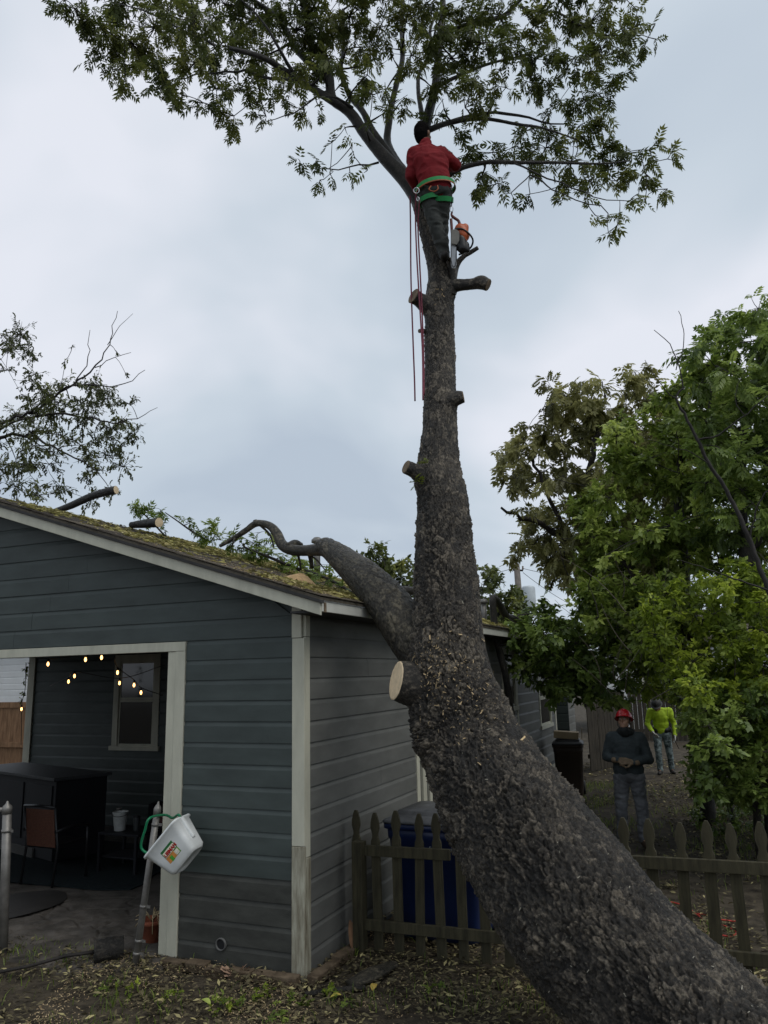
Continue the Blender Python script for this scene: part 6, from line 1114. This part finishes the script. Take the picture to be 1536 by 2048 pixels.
def bigleaf(label, p, ln, wd, yaw, tilt, col):
    m = MB(); R_ = np.array(Matrix.Rotation(yaw, 3, 'Z'))@np.array(Matrix.Rotation(tilt, 3, 'Y')); n = 9; top = []; 
    for i in range(n):
        t = i/(n-1); w_ = wd*math.sin(math.pi*min(1, t*.92+.04))**.8; top += [[t*ln, -w_, .25*w_+.12*ln*math.sin(t*3)], [t*ln, 0, .10*ln*math.sin(t*3)], [t*ln, w_, .3*w_+.12*ln*math.sin(t*3)]]
    m.add([p+R_@np.array(q_) for q_ in top], [(i*3+a, i*3+a+1, i*3+a+4, i*3+a+3) for i in range(n-1) for a in (0, 1)], 0, True); tag(m.build('dry_leaf', mat('dry_leaf_%d' % int(col[0]*1000), col, .8, .25, 30)), label, 'leaf')
bigleaf('orange brown dry leaf lying at the foot of the front wall', ground(432, 1928)+ZZ*.03, .10, .028, .5, -.35, (.38, .19, .06))
bigleaf('long brown curled leaf leaning against the side wall by the fence post', ground(706, 1908)+ZZ*.02, .24, .035, 1.9, -1.2, (.22, .12, .065))
for i, (x, y, l_) in enumerate(((660, 2005, 'yellow leaf on the litter below the bark slab'), (745, 1990, 'yellowing leaf right of the rotten stick'), (420, 2018, 'pale green leaf in the weeds near the bottom edge'))): bigleaf(l_, ground(x, y)+ZZ*.03, .085, .026, i*1.3, -.2, ((.40, .33, .06), (.36, .25, .05), (.30, .36, .08))[i])
# red cable beyond the fence
m = MB(); m.tube(catmull([ground(x, y)+ZZ*.02 for x, y in ((1320, 1806), (1350, 1810), (1372, 1818), (1392, 1832), (1414, 1847), (1440, 1853), (1472, 1868), (1462, 1878), (1440, 1876), (1424, 1888), (1404, 1902))], 8), .0075, 6); tag(m.build('cable', mat('red_cable', (.50, .055, .040), .5, .1, 8)), 'red cable looped on the ground behind the right part of the fence', 'cable')
m = MB(); m.tube(catmull([ground(x, y)+ZZ*.03 for x, y in ((1395, 1834), (1420, 1838), (1446, 1847), (1480, 1850))], 8), .0075, 6); tag(m.build('cable', mat('red_cable', (0, 0, 0))), 'second shorter strand of red cable above the loop behind the fence', 'cable')

# ================================================================== cut branches and litter on the roof
def RP(u, v, d=0): return HP(u, v, roof_z(u)+d)
def onroof(px, py):
    n_ = nrm; p0 = RP(1, 1); r = ray(px, py); return CAM+r*((p0-CAM)@n_)/(r@n_)
def roof_log(label, L, cutm, cut_end=-1):
    q = pixpath(L); t = thing('cut_log', label, 'log', q[0, :3], 'sawn branches left on the roof'); Pq, Fq_, _, pq, _ = bark_sweep(q, .014, 48, .008, .04, random.randint(1, 99), .06); lg = link('log', npmesh('log', *end_caps(Pq, Fq_, pq), True, attrs={'tone': np.append(LAST_TONE, [.3, .3])}), t, M_BARK3)
    d = pq[-1]-pq[-3]; d /= np.linalg.norm(d); rim = Pq[-1]+d*.003; c_ = rim.mean(0); nn = len(rim); m = MB(); m.add(np.vstack([c_+(rim-c_)*.95, [c_+d*.004]]), [(i, (i+1) % nn, nn) for i in range(nn)]); m.build('cut_face', cutm, lg)
roof_log('dark sawn branch sticking up from the upper roof with a pale cut end', [(105, 1024, 10.2, 5), (140, 1012, 10.1, 7), (180, 994, 10, 7.5), (212, 984, 9.9, 8), (232, 980, 9.85, 8.5)], M_CUT)
roof_log('shorter sawn log lying on the roof with a round pale cut end', [(262, 1050, 10, 6), (285, 1048, 9.9, 8), (305, 1046, 9.75, 9), (318, 1045, 9.65, 9.5)], M_CUT)
L_ROOF = leaf_mat('wilted_roof_leaf', (.10, .085, .035), (.66, .56, .27), .25, .7, .2, mid=(.34, .31, .10))
# leaf litter lying on the shingles
def litter(n, pfun, size, templ, tone, lay, name, mt, label, cat, nz_):
    P_ = pfun(n); n = len(P_); D = rng.normal(0, 1, (n, 3)); D -= nz_*(D@nz_)[:, None]; D /= np.linalg.norm(D, axis=1)[:, None]; D += nz_*rng.normal(0, lay, n)[:, None]
    V_, F_, T_ = place_sprays(P_, D, size*rng.uniform(.6, 1.3, n), templ, np.clip(rng.normal(tone[0], tone[1], n), 0, 1)); return tag(link(name, npmesh(name, V_, F_, attrs={'tone': T_}), None, mt), label, cat, kind='stuff')
LEAF1 = (np.array([[0, 0, 0], [.45, .17, .06], [1, 0, .0], [.45, -.17, .06]]), np.array([(0, 1, 2), (0, 2, 3)]))
def roof_pts(n):
    u = rng.uniform(EU, 3.9, n*2); v = rng.uniform(EV, VEND, n*2); k = fbm(np.stack([u*1.3, v*1.1, 0*u], -1), 3, 77); ok = rng.random(n*2) < np.clip((k-.42)*7, .05, 1); u, v = u[ok][:n], v[ok][:n]
    return np.array([RP(a, b, .016) for a, b in zip(u, v)])+nrm*rng.uniform(0, .02, len(u))[:, None]
litter(12500, roof_pts, .075, LEAF1, (.50, .25), .10, 'roof_litter', L_ROOF, 'yellow green fallen leaves and bits lying over the shingles', 'leaves', nrm)
M_CHIPL = leaf_mat('sawdust_bits', (.22, .15, .08), (.55, .43, .26), .1, .9, .1)
def roof_chip(n): u = rng.gamma(2, .35, n)+EU; v = rng.uniform(EV, 4.5, n); return np.array([RP(a, b, .014) for a, b in zip(u, v)])
litter(6000, roof_chip, .028, LEAF1, (.5, .25), .15, 'roof_chips', M_CHIPL, 'tan wood chips strewn along the lower edge of the roof', 'wood chips', nrm)
sp_c = onroof(600, 1166); m = MB(); V_ = []; Fc = []; nn = 24
for i, rr_ in enumerate(np.linspace(1, 0, 7)):
    for t in np.linspace(0, 2*math.pi, nn, endpoint=False): q_ = sp_c+BACK*(.20*rr_*math.cos(t)*(1+.2*math.sin(3*t)))+sdir*(.17*rr_*math.sin(t)); V_.append(q_+nrm*(.012+.085*(1-rr_**1.5)+rng.normal(0, .004)))
m.add(V_, [(i*nn+j, i*nn+(j+1) % nn, (i+1)*nn+(j+1) % nn, (i+1)*nn+j) for i in range(6) for j in range(nn)], 0, True); tag(m.build('sawdust_pile', mat('sawdust_orange', (.46, .31, .16), .95, .25, 40, .6, 200)), 'small heap of tan sawdust on the roof near its corner', 'sawdust')
# leafy cut branches piled on the roof
def roof_branch(label, L, clp, size=.10, dens=10):
    t = thing('leafy_branch', label, 'branch', at(*L[0][:3]), 'leafy cut branches on the roof'); s_ = Skel()
    q, _ = resample(pixpath(L), .08); s_.add(q)
    cl_ = [(at(x, y, Y), 1.25*r*pxm(x, y, Y)) for x, y, Y, r in clp]
    for c, r in cl_: s_.reach(c, .003, rmax=.012)
    Lv = leaves_in(s_, cl_, dens, size, PIN[:2]+CLU[:1], .50, hang=.05, twig=.0025, sun=.25); link('stem', s_.mesh('stem', 0, 5), t, M_TWIG); tag(link('leaves', npmesh('leaves', Lv[0], Lv[1], attrs={'tone': Lv[2]}), t, L_GREEN), kind='stuff')
roof_branch('leafy sprig standing up behind the shorter sawn log', [(330, 1072, 10.2, 2), (300, 1040, 10.2, 1.6), (270, 1012, 10.2, 1)], [(262, 1022, 10.2, 13), (278, 1010, 10.2, 14), (300, 1018, 10.2, 16), (322, 1020, 10.1, 14), (318, 1040, 10.1, 14), (282, 1035, 10.2, 12), (330, 1060, 10, 10)])
roof_branch('thin leafy branch arching above the middle of the roof', [(420, 1085, 9.6, 2.4), (380, 1060, 9.7, 2), (352, 1040, 9.8, 1.4), (330, 1025, 9.8, 1)], [(362, 1040, 9.8, 9), (380, 1045, 9.8, 9), (405, 1060, 9.7, 14), (430, 1065, 9.6, 18), (440, 1080, 9.6, 18), (415, 1078, 9.6, 14), (460, 1085, 9.5, 16)])
roof_branch('bushy heap of cut leaves behind the crooked thin limb', [(600, 1140, 9.2, 4), (540, 1115, 9.3, 3), (490, 1095, 9.5, 2)], [(480, 1080, 9.6, 15), (505, 1085, 9.6, 20), (520, 1100, 9.5, 18), (545, 1105, 9.4, 20), (560, 1115, 9.3, 20), (585, 1120, 9.3, 22), (500, 1105, 9.4, 16), (540, 1075, 9.6, 12), (520, 1065, 9.7, 10), (475, 1100, 9.5, 14)], .11)
roof_branch('low leafy branch tucked under the forked limb at the roof edge', [(720, 1195, 8.0, 3), (660, 1160, 8.3, 3), (610, 1140, 8.7, 2)], [(610, 1135, 8.8, 18), (635, 1145, 8.6, 20), (655, 1155, 8.4, 20), (675, 1172, 8.1, 20), (700, 1185, 7.9, 16), (640, 1165, 8.2, 16), (600, 1150, 8.6, 12), (660, 1130, 8.9, 14)], .10)

# ================================================================== litter on the ground
L_LIT = leaf_mat('fallen_ground_leaf', (.040, .031, .020), (.46, .40, .19), .12, .75, .25, mid=(.135, .115, .062))
GZ = {}
def ground_pts(x0, x1, y0, y1, sc, thr, seed, lift=.012):
    def f(n):
        x = rng.uniform(x0, x1, n*2); y = rng.uniform(y0, y1, n*2); P_ = np.stack([x, y, 0*x], -1); u = (P_-K)@LEFT; v = (P_-K)@BACK; k = fbm(P_*sc, 3, seed)
        ok = (rng.random(n*2) < np.clip((k-thr)*6, .06, 1)) & ~((u > -.02) & (v > -.02) & (u < 8.3)); P_ = P_[ok][:n]; P_[:, 2] = .07*(fbm(P_*[1.1, 1.1, 0], 4, 2)-.5)*.9+lift+rng.uniform(0, .02, len(P_)); return P_
    return f
litter(16000, ground_pts(-4.2, 3.2, 4.2, 9.2, 1.3, .38, 21), .062, LEAF1, (.42, .26), .22, 'leaf_litter', L_LIT, 'fallen yellow brown leaves covering the yard in front of the house', 'leaves', ZZ)
litter(22000, ground_pts(.2, 12, 6, 21, .8, .36, 22), .075, LEAF1, (.40, .26), .22, 'leaf_litter', L_LIT, 'fallen leaves covering the side path beyond the fence', 'leaves', ZZ)
litter(26000, ground_pts(-2.6, 2.8, 4.3, 7.8, 1.1, .36, 25, .008), .021, LEAF1, (.5, .25), .3, 'ground_chips', M_CHIPL, 'pale wood chips scattered around the foot of the trunk', 'wood chips', ZZ)
litter(9000, ground_pts(-4.2, 3.2, 4.2, 8.6, 2.1, .36, 27, .006), .035, LEAF1, (.12, .12), .3, 'bark_bits', L_LIT, 'dark bits of bark and rotten leaves on the soil', 'debris', ZZ)
def blades(n, pf, h, mt, name, label, cat):
    P_ = pf(n); n = len(P_); d = rng.normal(0, .35, (n, 3)); d[:, 2] = 1; hh = h*rng.uniform(.5, 1.4, n)[:, None]; s__ = rng.normal(0, 1, (n, 3)); s__[:, 2] = 0; s__ /= np.linalg.norm(s__, axis=1)[:, None]; w_ = .004
    V_ = np.stack([P_-s__*w_-ZZ*.02, P_+s__*w_-ZZ*.02, P_+d*hh*.6+s__*w_*.7, P_+d*hh*.6-s__*w_*.7, P_+d*hh+np.stack([d[:, 0], d[:, 1], 0*d[:, 0]], 1)*hh*.6], 1).reshape(-1, 3); b_ = np.arange(n)[:, None]*5
    tag(link(name, npmesh(name, V_, [b_+np.array([0, 1, 2, 3]), b_+np.array([3, 2, 4])], attrs={'tone': np.repeat(rng.uniform(.2, .8, n), 5)}), None, mt), label, cat, kind='stuff')
blades(4200, ground_pts(-4.2, 3.0, 4.3, 8.4, 1.6, .50, 31, 0), .055, L_GREEN, 'grass', 'thin short grass in patches across the front yard', 'grass')
blades(9000, ground_pts(1, 9, 7, 17, .9, .50, 33, 0), .07, L_GREEN, 'grass', 'sparse grass along the side path', 'grass')
# weeds: small leafy plants one can tell apart
for i, (x, y, r, lb_) in enumerate(((212, 1972, 17, 'low weed clump in front of the short log'), (262, 1982, 14, 'small weed below the leaning post'), (492, 2003, 24, 'bushy weed at the bottom below the husk'), (540, 1985, 18, 'weed left of the house corner board'), (590, 2000, 20, 'weed below the house corner'), (650, 1985, 16, 'weed just below the rotten stick'), (690, 2010, 16, 'weed at the bottom edge below the yellow leaf'), (440, 2020, 20, 'weed at the bottom edge left of the bushy one'), (860, 1985, 13, 'tiny weed between the bark slab and the trunk'), (350, 2000, 14, 'weed at the bottom edge under the porch post'), (560, 2030, 20, 'weed cut by the bottom edge of the photo'))):
    g_ = ground(x, y+r*.6); t = thing('weed', lb_, 'weed', g_, 'weeds in the front yard'); s_ = Skel(); cl_ = [(g_+np.array([rng.normal(0, .05), rng.normal(0, .05), rng.uniform(.03, .07)]), r*pxm(x, y, g_[1])*.6) for _ in range(4)]
    Lv = leaves_in(s_, cl_, 9, .05, CLU, .55, hang=-.15, twig=.0015); tag(link('leaves', npmesh('leaves', Lv[0], Lv[1], attrs={'tone': Lv[2]}), t, L_LIME if i % 2 else L_GREEN), kind='stuff'); tag(link('stems', s_.mesh('stems', 0, 4), t, M_TWIG), kind='stuff')
